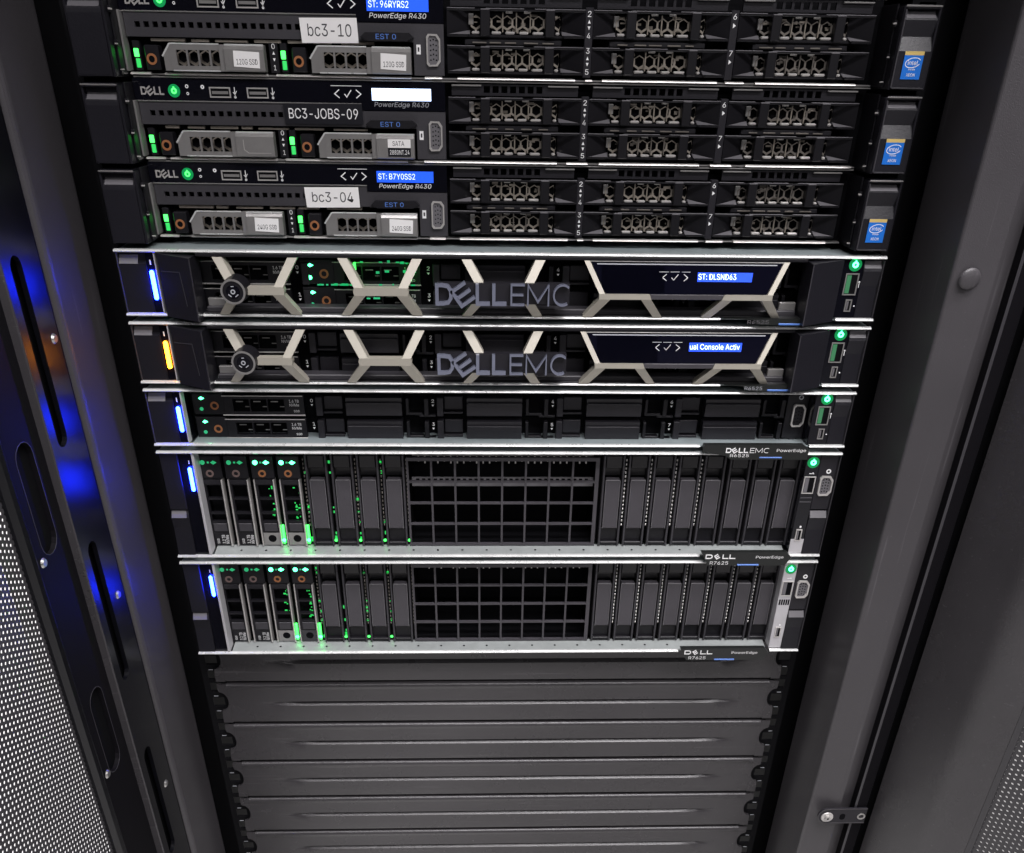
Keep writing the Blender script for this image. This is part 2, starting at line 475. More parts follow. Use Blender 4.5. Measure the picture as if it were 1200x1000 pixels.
# perforated sheet turned into the plane x = -270
hp2 = MB().hexplate(-330, 380, 0, 230, 3.85, 1.0, 0, 0.4)
hp2.v = [(-270-y, -142-z, x) for x, y, z in hp2.v]
dput(hp2, 'perforated_panel', 'mesh_paint', 'black perforated steel door panel', 'stuff')
for k, (yy, zz) in enumerate([(-54.3, 267), (-57.3, 92.4), (-59.3, -81.6), (-125.3, 157.2), (-125.8, -6.8), (-125.5, 328)]):
    sc = MB(); xx = -264 if yy > -90 else -267.5
    sc.disc(yy, zz, 3.1, 0, -1.2, 16, 2.2)
    sc.v = [(xx+0.02-y, x, z) for x, y, z in sc.v]
    sc.f = [f[::-1] for f in sc.f]
    dput(sc, 'screw', 'screw_metal')

# ------------------------------------------------------------------ neighbouring cabinet on the right
nb = thing('neighbouring_door', 'smooth grey door frame of the next cabinet with perforated panel', 'door', (312, -44, 0))
def nput(mb, name, m, kind=None):
    o = mb.move(-312, 44, 0).build(name, m, nb, smooth=(name == 'door_frame'))
    if kind: o['kind'] = kind
    return o
P0 = (317.5, -44); P1 = (339, -95); P2 = (357.5, -110)
def bez(a, b, c, t): return (a[0]*(1-t)**2+2*b[0]*t*(1-t)+c[0]*t*t, a[1]*(1-t)**2+2*b[1]*t*(1-t)+c[1]*t*t)
A1 = (P0[0]+(P1[0]-P0[0])*.78, P0[1]+(P1[1]-P0[1])*.78); B1 = (P1[0]+(P2[0]-P1[0])*.55, P1[1]+(P2[1]-P1[1])*.55)
line = [P0]+[bez(A1, P1, B1, t/8) for t in range(9)]+[P2]
dm = MB().column(line+[(364, -108), (330, -40)], ZB, ZT)
o = nput(dm, 'door_frame', 'panel_paint')

nput(MB().column([(357.6, -110.2), (360, -113.5), (362, -112), (360, -108)], ZB, ZT), 'panel_edge', 'mesh_paint')
nput(MB().column([(299.8, -46), (301, -47), (310, -45.5), (311, -44), (311, -20), (299.8, -20)], ZB, ZT), 'hinge_bar', 'door_matte')
nput(MB().column([(299.2, -46.4), (300.6, -47.4), (300.9, -47), (299.6, -46)], ZB, ZT), 'bar_edge', 'bay_paint')
nput(MB().box(303, 326, -34, -30, ZB, ZT).box(326, 329, -36, -30, ZB, ZT), 'gap_back', 'black_void')
hp3 = MB().hexplate(-420, 160, 0, 190, 4.4, 1.12, 0, 0.4)
dx_, dy_ = 0.61, -0.792
hp3.v = [(361+dx_*z+0.8*0, -112+dy_*z, x) if y == 0 else (361+dx_*z+.8, -112+dy_*z+.6, x) for x, y, z in hp3.v]
nput(hp3, 'perforated_panel', 'mesh_paint', 'stuff')
# baying bracket
bb = thing('joining_bracket', 'small dark slotted bracket bolted across the gap between cabinets', 'bracket', (290, -45, -138))
oo = []
for k in range(9): a = math.pi/2+math.pi*k/8; oo.append((-13+8*math.cos(a), 8*math.sin(a)))
oo += [(20, -8), (20, 8)]
MB().prism(oo, -3.6, -1.6).build('plate', 'dark_plastic', bb)
MB().stroke([(20, 8.2)]+oo[:9]+[(20, -8.2)], .7, -3.9, -3.5).build('plate_edge', 'post_paint', bb)
MB().disc(-13.2, -1, 5.0, -4.4, -3.65, 20, 5.3).build('washer', 'steel', bb)
MB().disc(-13.2, -1, 2.6, -6.0, -4.4, 6).build('bolt', 'screw_metal', bb)
MB().disc(-13.2, -1, 1.0, -6.05, -6.0, 6).build('bolt_socket', 'black_void', bb)
MB().prism(slot_outline(0, 2.4, -4.4, 2.6), -3.7, -3.62).build('slot', 'black_void', bb)
MB().ring(16, -.5, 3.4, 2.2, -4.2, -3.6, 16).build('rivet', 'screw_metal', bb)

# ------------------------------------------------------------------ blanking panels
words = ['first', 'second', 'third', 'fourth', 'fifth', 'sixth', 'seventh']
def blank_mesh(seed):
    rnd = random.Random(seed)
    mb = MB(); Y0 = 18.0
    ztop, zbot = -1.5, -U+1.4
    x0, x1 = -231.5, 231.5
    gx0, gx1 = -196+rnd.uniform(-6, 6), 207+rnd.uniform(-4, 4)
    xs = [x0]+[x0+2+(x1-x0-4)*i/70 for i in range(71)]+[x1]
    zs = [(ztop+.1, 5.0), (ztop, 1.9), (ztop-.7, .6), (ztop-1.7, -.1), (ztop-3.2, -.3), (ztop-4.6, 0.3), (ztop-6.5, .45), (ztop-16, .45), (ztop-18.6, .45), (ztop-18.9, 'a'), (ztop-21.0, 'b'), (ztop-21.7, 'c'), (ztop-22.5, 'd'), (ztop-23.2, .45), (ztop-30, .45), (zbot+3.0, .45), (zbot+.9, .7), (zbot, 1.6), (zbot-.1, 5.0)]
    dep = {'a': .95, 'b': 1.0, 'c': .7, 'd': .28}
    W = len(xs)
    for z, d in zs:
        for x in xs:
            if isinstance(d, str):
                t = min(1, max(0, (x-gx0)/26), max(0, (x-gx0)/26)) if x < 0 else min(1, max(0, (gx1-x)/34))
                y = .45+3.2*dep[d]*t
            else: y = d
            mb.v.append((x, Y0+y, z))
    for r in range(len(zs)-1):
        for c in range(W-1):
            mb.f.append((r*W+c, (r+1)*W+c, (r+1)*W+c+1, r*W+c+1))
    return mb
def blank_end(sg):
    # end of the panel with a rounded finger notch
    ztop, zbot = -0.6, -U+0.5
    o = [(231.6, ztop-1), (239.5, ztop-1), (239.5, ztop-7)]
    zc = ztop-19
    for k in range(13):
        a = math.radians(90+180*k/12); o.append((238.8+6.6*math.cos(a), zc+10.0*math.sin(a)))
    o += [(239.5, zbot+8), (239.5, zbot+1), (231.6, zbot+1)]
    mb = MB().prism(o, 18.5, 20.4)
    if sg < 0: mb.mirx()
    return mb
for k in range(7):
    b = thing('blanking_panel', f'{words[k]} grey ribbed blanking panel below the servers' if k else 'grey ribbed blanking panel directly under the lowest server', 'panel', (0, 0, -U*k), 'blanking panels under the servers')
    blank_mesh(k).build('panel_face', 'panel_paint', b, smooth=True)
    link('panel_end', shared('panel_end_r', lambda: blank_end(1), 'panel_paint'), b)
    link('panel_end', shared('panel_end_l', lambda: blank_end(-1), 'panel_paint'), b)
    MB().box(-231, 231, 30, 32, -U+.2, -.2).build('panel_back', 'black_void', b)

# ------------------------------------------------------------------ shared small parts
def usb_port(parent, x0, x1, z0, z1, y, vertical=False, shell='steel', tongue='tab_grey'):
    t = .7
    o = [(x0, z0), (x1, z0), (x1, z1), (x0, z1)]; i = [(x0+t, z0+t), (x1-t, z0+t), (x1-t, z1-t), (x0+t, z1-t)]
    p = MB().loopframe(o, i, y-.6, y+5).build('usb_port', shell, parent)
    MB().box(x0+t, x1-t, y-.12, y+4, z0+t, z1-t).build('port_well', 'black_void', p)
    if vertical: MB().box(x0+1.1, x0+2.2 if x1-x0 < 6 else x0+(x1-x0)*.45, y-.4, y-.13, z0+1.2, z1-1.2).build('port_tongue', tongue, p)
    else: MB().box(x0+1.4, x1-1.4, y-.4, y-.13, z0+1.9, z0+3.4).build('port_tongue', 'carrier_metal', p)
    return p
def vga_port(parent, x0, x1, z0, z1, y, body='tab_grey'):
    W = x1-x0; H = z1-z0
    def outl(d):
        c = W*.22; sk = W*.10
        return [(x0+d+c*.6, z1-d), (x1-d-c, z1-d-sk*.2), (x1-d, z1-d-c-sk), (x1-d, z0+d+c+sk), (x1-d-c, z0+d+sk*.2), (x0+d+c*.6, z0+d), (x0+d, z0+d+c*.8), (x0+d, z1-d-c*.8)]
    p = MB().loopframe(outl(0)[::-1], outl(W*.11)[::-1], y-1.6, y+2).build('vga_port', 'steel', parent)
    MB().prism(outl(W*.11), y-.6, y+1).build('port_insert', body, p)
    pins = MB()
    for c in range(3):
        for r in range(5):
            pins.disc(x0+W*(.30+.2*c), z0+H*(.2+.15*r)+(H*.03 if c == 1 else 0), W*.055, y-.75, y-.6, 6)
    pins.build('pin_holes', 'black_void', p)
    return p
def power_light(parent, x, z, y, r=2.3, m='led_teal', halo=True):
    p = MB().ring(x, z, r, r*.45, y-.5, y, 18)
    p.box(x-.35, x+.35, y-.5, y, z+r*.6, z+r*1.35)
    p = p.build('power_button', m, parent)
    if halo: MB().disc(x, z, r*2.15, y-.2, y+.3, 24).build('painted_halo', 'power_halo', p)  # glowing disc paints the halo that the light throws on the panel
    return p

# ------------------------------------------------------------------ 1U servers with three bay columns (upper three)
def r430_blank_parts():
    W, H = 79.0, 14.0
    fr = MB()     # dark frame with cheeks and ribs, local origin lower left on the face
    fr.box(0, W, 0, 2.5, H-1.3, H-.35, .3)                 # top edge
    fr.box(0, 12, 0, 2.5, 0, 1.2, .3); fr.box(W-12, W, 0, 2.5, 0, 1.2, .3)
    fr.box(12, W-12, 1.5, 4, 0, 1.3, .2)
    # sloping cheeks
    for s in (0, 1):
        q = [(0, 0.3, H-1.3), (0, .3, 1.2), (13, 7, 1.2), (13, 7, H-1.3)]
        b = [(0, 0.3, 1.2), (13, 7, 1.2), (13, 7, 1.25), (5, .3, 1.25)]
        tri = [(1, .2, 1.2), (13, .2, 1.2), (14, 6, 3.6)]
        if s:
            q = [(W-x, y, z) for x, y, z in q][::-1]; tri = [(W-x, y, z) for x, y, z in tri][::-1]
        fr.add(q, [(0, 1, 2, 3)]); fr.add(tri, [(0, 1, 2)])
    fr.box(19.0, 24.6, -.6, 5, .4, H-.4, .4); fr.box(56.2, 61.7, -.6, 5, .4, H-.4, .4)
    ven = MB().hexplate(13.5, 65, 2.2, H-1.5, 6.0, 2.85, 4.2, 5.0)
    led = MB()
    for a, b in ((14.0, 18.6), (25.4, 31.0), (33.4, 38.8), (41.4, 46.6), (49.0, 55.4), (62.3, 64.6)):
        led.box(a, b, 1.0, 4.1, 1.5, 2.9, .5)
    for a, b in ((33.5, 37.5), (44, 48), (19.2, 24.4), (56.4, 61.5)):
        led.box(a, b, .2 if a in (19.2, 56.4) else 3.2, 1.2 if a in (19.2, 56.4) else 4.2, H-2.2, H-1.3, .2)
    tab = MB().box(12.2, 15.2, 4.5, 6, 6, 11.5, .3)
    rim = MB().box(0, 16, -.2, 1.2, H-.35, H+.1, .15).box(22, 44, -.2, 1.2, H-.35, H+.1, .15).box(50, W, -.2, 1.2, H-.35, H+.1, .15)
    rim.add([(1, -.1, 1.3), (13, -.1, 1.3), (13, 5, 3.4)], [(0, 1, 2)]).add([(W-1, -.1, 1.3), (W-13, 5, 3.4), (W-13, -.1, 1.3)], [(0, 1, 2)])
    rim.box(19.2, 24.4, -.9, .4, H-.9, H-.2, .2).box(56.4, 61.5, -.9, .4, H-.9, H-.2, .2)
    return fr, ven, led, tab, rim
def make_r430(idx, base, lab, label, lcd, drives, labbox, black=False):
    rnd = random.Random(idx)
    o = thing('rack_server', label, 'server', (0, 0, base), 'thin servers with three bay columns')
    F = 20.0
    MB().box(-216, 218, 36, 720, 0.6, 43.2).build('chassis', 'galvanised', o)
    MB().box(-218.4, 219, 30, 35.9, .5, 43.4).build('bay_back', 'black_void', o)
    # control panel
    cp = MB().prism([(-218, 31.7), (-86, 31.7), (-86, 28), (-36.5, 28), (-36.5, 43.0), (-218, 43.0)], F, F+8).build('control_panel', 'black_gloss', o)
    w_ = MB(); brand_word(w_, -214.0, -200.5, 34.4, 38.6, F-.3, .2, .25)
    w_.build('brand_word', 'steel', cp)
    power_light(cp, -194.7, 36.6, F-.1, 1.6, 'led_green')
    ic = MB()
    ic.ring(-187, 39, 1.0, .5, F-.15, F-.02, 10).ring(-187, 35.3, .8, .4, F-.15, F-.02, 10).ring(-178, 38.8, 1.1, .4, F-.15, F-.02, 10)
    for xx in (-159.6, -137.6):
        ic.stroke([(xx, 33.5), (xx, 39)], .4, F-.15, F-.02).stroke([(xx-1, 36.4), (xx, 35), (xx+1.1, 37)], .35, F-.15, F-.02).disc(xx, 33.8, .7, F-.15, F-.02, 8)
    ic.stroke([(-98.6, 38.6), (-101.4, 36.4), (-98.6, 34.3)], .55, F-.15, F-.02)
    ic.stroke([(-95.6, 36.4), (-94.4, 34.8), (-91.6, 38.4)], .55, F-.15, F-.02)
    ic.stroke([(-88.8, 38.6), (-86, 36.4), (-88.8, 34.3)], .55, F-.15, F-.02)
    ic.box(-103.4, -85.4, F-.1, F-.02, 40.4, 40.7)
    ic.build('panel_icons', 'white_print', cp)['kind'] = 'stuff'
    usb_port(cp, -174.2, -162, 33.4, 38.9, F); usb_port(cp, -152.4, -140.1, 33.4, 38.9, F)
    L = MB().box(-79.6, -44.8, F-.2, F-.05, 33.3, 39.6).build('lcd_screen', 'lcd_white' if lcd is None else 'lcd_blue', cp)
    if lcd: text(MB(), lcd, -78.6, -78.6+len(lcd)*2.05, 35.0, 38.3, F-.26).build('screen_text', 'lcd_text', L)
    text(MB(), 'PowerEdge R430', -78.5, -46.2, 29.3, 32.5, F-.08, shear=.18).build('model_word', 'white_print' if idx != 1 else 'grey_print', cp)
    MB().box(-217, 217, F-.3, F+1, 43.3, 44.0, .2).build('top_edge', 'carrier_metal', o)
    # drive bay: perforated strip, silver outline
    holes = [(-211+5.0*i, -208+5.0*i, 23.6, 26.4) for i in range(24)]
    MB().plate(-216.6, -85, 19.0, 31.2, F+.6, F+3, holes).build('vent_strip', 'bay_paint', o)
    gs = MB()
    x = -204
    while x < -90:
        l = rnd.uniform(6, 22); gs.box(x, x+l, F+2.0, F+4.5, 16.8, 18.2+rnd.uniform(-.3, .3), .2); x += l+rnd.uniform(1.5, 6)
    gs.build('bay_spring', 'vent_metal', o)
    sf = MB().box(-218.4, -217.2, F-4.5, F+4, 2, 31.6, .3).box(-216.9, -86, F-.2, F+.6, 31.0, 31.6, .15)
    sf.build('bay_outline', 'carrier_metal', o)
    lp = MB()
    segs = [(-217.5, -206), (-198, -139), (-134, -56), (-48, -38), (-29, 40), (46, 50), (56, 124), (129, 140), (147, 207)] if idx != 1 else [(-217.5, -206), (-203, -139), (-134, -60), (-50, 31), (37, 50), (57, 119), (126, 139), (148, 214)]
    for a, b in segs: lp.profile([(F+1, .1), (F-1.2, .1), (F-1.7, .5), (F-1.5, .9), (F-.6, 1.35), (F+1, 1.5)][::-1], a, b)
    lp.build('bottom_lip', 'steel', o)
    MB().box(-217, 217, F+1.1, F+6, .15, .9).build('bay_floor', 'carrier_metal', o)
    # info tab, vga
    MB().prism([(-54, 2), (-36.6, 2), (-36.6, 27.6), (-85, 27.6), (-85, 18.6), (-54, 18.6)], F+.4, F+5).build('port_plate', 'bay_paint', o)
    it = MB().prism([(-84, 20.6), (-80, 18.8), (-58, 18.8), (-53.5, 20.6), (-56, 23), (-81, 23)], F-4, F+.3).build('info_tab', 'black_plastic', o)
    text(MB(), 'EST 0', -75, -63.5, 19.7, 22.3, F-4.1).build('tab_text', 'blue_tab', it)
    vga_port(o, -46.6, -38.6, 6.6, 22.8, F+.4)
    MB().loopframe([(-52.4, 12.6), (-50, 12.6), (-50, 17.4), (-52.4, 17.4)], [(-51.7, 13.9), (-50.7, 13.9), (-50.7, 16.1), (-51.7, 16.1)], F+.2, F+.4).build('port_icon', 'white_print', o)
    # two drive sleds
    for k, dl in enumerate(drives):
        X = 83.6*k
        d = MB().box(X-214.6, X-210.6, F+1, F+8, 2.2, 17, .3).build('drive_sled', 'black_plastic', o)
        MB().box(X-214.2, X-211.5, F+.5, F+1.1, 9.0, 13.2, .4).build('status_light', 'led_green', d)
        MB().box(X-213.8, X-211.3, F+.5, F+1.1, 3.6, 8.2, .4).build('status_light', 'led_green_dim', d)
        MB().box(X-207.4, X-199.4, F-2, F+6, 2.6, 15, .5).build('release_block', 'black_plastic', d)
        MB().ring(X-203.7, 8.0, 2.9, 1.75, F-2.5, F-1.9, 20).build('release_ring', 'copper_ring', d)
        MB().disc(X-203.7, 8.0, 1.75, F-2.05, F-1.95, 16).build('ring_core', 'black_void', d)
        # handle: chamfered frame with four windows and a raised block
        hm = MB().plate(X-192.5, X-163.0, 2.4, 15.6, F-3.5, F-2.3, [(X-189.0+6.5*i, X-183.5+6.5*i, 5.0, 12.8) for i in range(4)])
        hm.prism([(X-196.4, 2.4), (X-192.5, 2.4), (X-192.5, 15.6), (X-196.4, 11.5)], F-3.2, F+1)
        hm.profile([(F-5.5, 3.0), (F-5.5, 13.4), (F-3.8, 15.8), (F+1, 15.8), (F+1, 2.4), (F-4.8, 2.4)][::-1], X-161.5, X-139.0)
        hm.prism([(X-164.5, 2.4), (X-161.5, 2.4), (X-161.5, 15.7), (X-164.5, 15.7)], F-4.4, F+1)
        hm.build('handle', 'carrier_metal', d)
        hi = MB().box(X-192.2, X-164.5, F-3.9, F-2.6, 15.4, 16.2, .25)
        hi.stroke([(X-197, 9.5), (X-192.2, 15.8)], .9, F-3.8, F-2.6)
        hi.box(X-161.3, X-139.2, F-4.6, F-3.4, 15.0, 16.1, .3).box(X-192, X-165, F-3.9, F-3.0, 2.2, 2.9, .2)
        hi.build('handle_rim', 'lip_metal', d)
        MB().hexplate(X-190.5, X-164, 3.6, 14.4, 6.6, 3.0, F+2.6, F+3.4).build('sled_vent', 'vent_metal', d)
        if dl == 'plain':
            MB().stroke([(X-157, 11.8), (X-157, 6.4), (X-154.5, 4.6), (X-141.2, 4.6)], .35, F-5.7, F-5.5).build('moulded_line', 'steel', d)
        elif dl == 'sata':
            l1 = MB().box(X-154.8, X-141.2, F-5.75, F-5.55, 8.6, 13.2).build('sticker', 'paper_label', d)
            text(MB(), 'SATA', X-152, X-145, 9.6, 12.2, F-5.8).build('sticker_text', 'dark_print', d)
            MB().box(X-154.8, X-141.2, F-5.75, F-5.55, 3.8, 8.4).build('sticker', 'black_label', d)
            text(MB(), '2880NT.24', X-153.8, X-142, 4.9, 7.4, F-5.8).build('sticker_text', 'white_print', d)
        else:
            st = MB().prism([(X-156.6, 5.0), (X-142.0, 4.2), (X-141.6, 12.2), (X-156.2, 12.9)], F-5.8, F-5.55).build('sticker', 'paper_label', d)
            text(MB(), dl, X-154.9, X-143, 6.0, 8.8, F-5.85).build('sticker_text', 'dark_print', d)
    nm = MB()
    text(nm, '0', -135.5, -133.6, 14, 16.6, F+.5); text(nm, '1', -135.3, -133.9, 3.4, 6, F+.5)
    nm.prism([(-135.4, 11.2), (-133.8, 11.2), (-134.6, 12.8)], F+.45, F+.5).prism([(-135.4, 9.4), (-133.8, 9.4), (-134.6, 7.8)], F+.45, F+.5)
    nm.build('slot_number', 'white_print', o)
    MB().box(-137, -132.2, F+.6, F+4, 2, 17).build('number_strip', 'black_plastic', o)
    # paper label on the vent strip
    x0, x1, z0, z1 = labbox
    tl = (z1-z0)*.03
    ps = MB().prism([(x0+.4, z0), (x1+.2, z0+tl), (x1-.2, z1), (x0-.2, z1-tl)], F-1.0, F-.7).build('name_label', 'black_label' if black else 'paper_label', o)
    pw = (x1-x0)*.12; ph = (z1-z0)*.27
    text(MB(), lab, x0+pw*(.5 if black else 1.05), x1-pw*(.5 if black else .9), z0+ph, z1-ph*.9, F-1.05).build('label_text', 'white_print' if black else 'dark_print', ps)
    # three columns of blanked bays
    fr, ven, ledg, tab, rim = r430_blank_parts()
    shared('blank_rim', lambda: rim, 'tab_grey')
    shared('blank_frame', lambda: fr, 'black_frame'); shared('blank_vent', lambda: ven, 'vent_metal')
    shared('blank_ledge', lambda: ledg, 'steel'); shared('blank_tab', lambda: tab, 'carrier_metal'); shared('blank_vent_dark', lambda: ven, 'vent_dark')
    def inner(seed):
        r2 = random.Random(seed); mb = MB()
        for i in range(16):
            a = r2.uniform(14, 62); zq = r2.uniform(2.5, 11); d_ = r2.uniform(5.6, 8.5)
            mb.box(a, a+r2.uniform(.6, 4.5), d_, d_+.5, zq, zq+r2.uniform(.3, 1.6))
        for a in (31.6, 39.4, 47.4): mb.box(a, a+.7, 3.0, 4.0, 2.6, 12.2, .1)
        return mb
    for c, xx in enumerate((-34.6, 49.2, 133.0)):
        for r_, zz in enumerate((3.4, 21.7)):
            b = link('bay_blank', CACHE['blank_frame'], o, None, (xx, F-.5, zz))
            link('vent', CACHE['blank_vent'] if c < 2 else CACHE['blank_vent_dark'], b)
            link('ledge', CACHE['blank_ledge'], b)
            link('tab', CACHE['blank_tab'], b)
            link('rim', CACHE['blank_rim'], b)
            sd = (idx*7+c*2+r_) % 5
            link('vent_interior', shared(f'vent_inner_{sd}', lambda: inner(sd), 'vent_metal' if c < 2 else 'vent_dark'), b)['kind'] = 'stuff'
        hm = MB().box(xx+10, xx+66, F+1.5, F+5, 17.9, 20.6, .3)
        hm.build('bay_divider', 'black_plastic', o)
        sp = MB()
        for i in range(5):
            a = xx+14+i*10+rnd.uniform(-1, 1); sp.box(a, a+rnd.uniform(5, 8.5), F+.9, F+1.6, 18.6, 19.4, .15)
        sp.build('divider_spring', 'vent_dark', o)
        MB().plate(xx+2, xx+77, 36.6, 42.4, F+2.2, F+4, [(xx+21+5.2*i, xx+24.6+5.2*i, 38.0, 41.6) for i in range(7)]).build('top_vent', 'dark_plastic', o)
        tv = MB().box(xx+2, xx+19.5, F, F+2, 41.4, 42.2, .2).box(xx+59, xx+77, F, F+2, 41.4, 42.2, .2)
        for i in range(7): tv.box(xx+21.4+5.2*i, xx+24.2+5.2*i, F+2.4, F+3.5, 36.7, 37.6, .15)
        tv.build('top_vent_edge', 'carrier_metal', o)
    for xx, t1, t2 in ((46.8, '2', '3'), (130.4, '6', '7')):
        MB().box(xx-2.4, xx+2.2, F-.6, F+4, 2.2, 37, .3).build('number_strip', 'dark_plastic', o)
        n = MB()
        for zz, t, t3 in ((22.2, t1, '4'), (4.2, t2, '5')):
            text(n, t, xx-1.1, xx+.9, zz+10.2, zz+13, F-.7)
            if xx < 100:
                text(n, t3, xx-1.1, xx+.9, zz-.4, zz+2.4, F-.7)
                n.prism([(xx-.9, zz+7), (xx+.7, zz+7), (xx-.1, zz+8.8)], F-.72, F-.68).prism([(xx-.9, zz+5.6), (xx+.7, zz+5.6), (xx-.1, zz+3.8)], F-.72, F-.68)
            else: n.prism([(xx-.8, zz+6), (xx-.8, zz+8.4), (xx+.9, zz+7.2)], F-.72, F-.68)
        n.build('slot_number', 'white_print', o)
    # ears
    for sg in (-1, 1):
        zc = 32.4 if sg < 0 else 34.2
        pr = [(3, 40.6), (0.3, 40.2), (0, 39.4), (.6, 38.6), (5, 38.2), (5, zc+3.6), (1.2, zc), (.9, zc-1), (3.2, zc-9) if sg > 0 else (.6, zc-3), (.3, zc-16), (0, 0.6), (0.3, -.6), (30, -.6), (30, 40.6)]
        e = MB().profile(pr, 221, 239.6)
        e.box(219.6, 221, 1, 28, -1, 39.6, .3).box(239.6, 240.8, 1, 28, -1, 39.6, .3)
        if sg < 0: e.mirx()
        eo = e.build('ear', 'ear_plastic', o)
        cp_ = MB().slab([(222, 1.0, zc-.1), (238.8, 1.0, zc-.1), (238.8, 4.9, zc+3.5), (222, 4.9, zc+3.5)], .3)
        if sg < 0: cp_.mirx()
        cp_.build('thumb_latch', 'tab_grey', eo)
        te = MB().box(220, 240.4, -.5, .2, 39.3, 40.1, .2)
        if sg < 0: te.mirx()
        te.build('ear_edge', 'carrier_metal', eo)
        fi = MB().box(218.5, 219.5, 8, 30, 0, 41, .4).box(217.2, 219.4, 5, 9, 30, 33, .4).box(217.4, 219.3, 6, 9, 14, 17, .4)
        if sg < 0: fi.mirx()
        fi.build('ear_hinge', 'black_plastic', o)
        bt = MB().box(216.6, 218.6, 4.6, 6, 31, 31.9, .2).box(217.2, 218.8, 5.4, 7, 14.8, 15.5, .2).box(216.2, 218.4, 6, 7, 2.4, 3.1, .2)
        if sg < 0: bt.mirx()
        bt.build('hinge_pin', 'steel', o)
        if sg > 0:
            ln = MB().box(220.2, 221, -.4, .3, 0, 38, .15).box(221, 239.4, -.4, .2, -.4, .3, .1).build('ear_edge', 'bay_paint', eo)
            sk = MB().prism([(224.8, 4.4), (235.8, 4.4), (235.8, 18.2), (224.8, 18.2)], -.35, -.1).build('maker_sticker', 'sticker_blue', o, 'small blue processor sticker with gold top edge')
            MB().prism([(224.8, 16.3), (235.8, 16.3), (235.8, 18.2), (224.8, 18.2)], -.42, -.36).build('sticker_band', 'sticker_gold', sk)
            el = [(230.3+4.3*math.cos(math.radians(a)), 12.6+2.4*math.sin(math.radians(a))+.12*4.3*math.cos(math.radians(a))) for a in range(20, 350, 15)]
            tt = MB().stroke(el, .35, -.45, -.36)
            text(tt, 'intel', 227.4, 233.2, 11.5, 13.8, -.46); text(tt, 'inside', 228.4, 232.2, 8.9, 9.9, -.46); text(tt, 'XEON', 227.8, 232.8, 5.8, 7.4, -.46)
            tt.build('sticker_print', 'paper_label', sk)
    return o
make_r430(0, 9*U, 'bc3-10', 'thin black server wearing the white bc3-10 name label', 'ST: 96RYRS2', ['120G SSD', '120G SSD'], (-117.8, -85.4, 17.2, 29.8))
make_r430(1, 8*U, 'BC3-JOBS-09', 'thin black server wearing the black BC3-JOBS-09 name label', None, ['plain', 'sata'], (-132, -85.6, 20.2, 31.4), True)
make_r430(2, 7*U, 'bc3-04', 'thin black server wearing the white bc3-04 name label', 'ST: B7Y0SS2', ['240G SSD', '240G SSD'], (-124.4, -91.2, 18.4, 30.4))

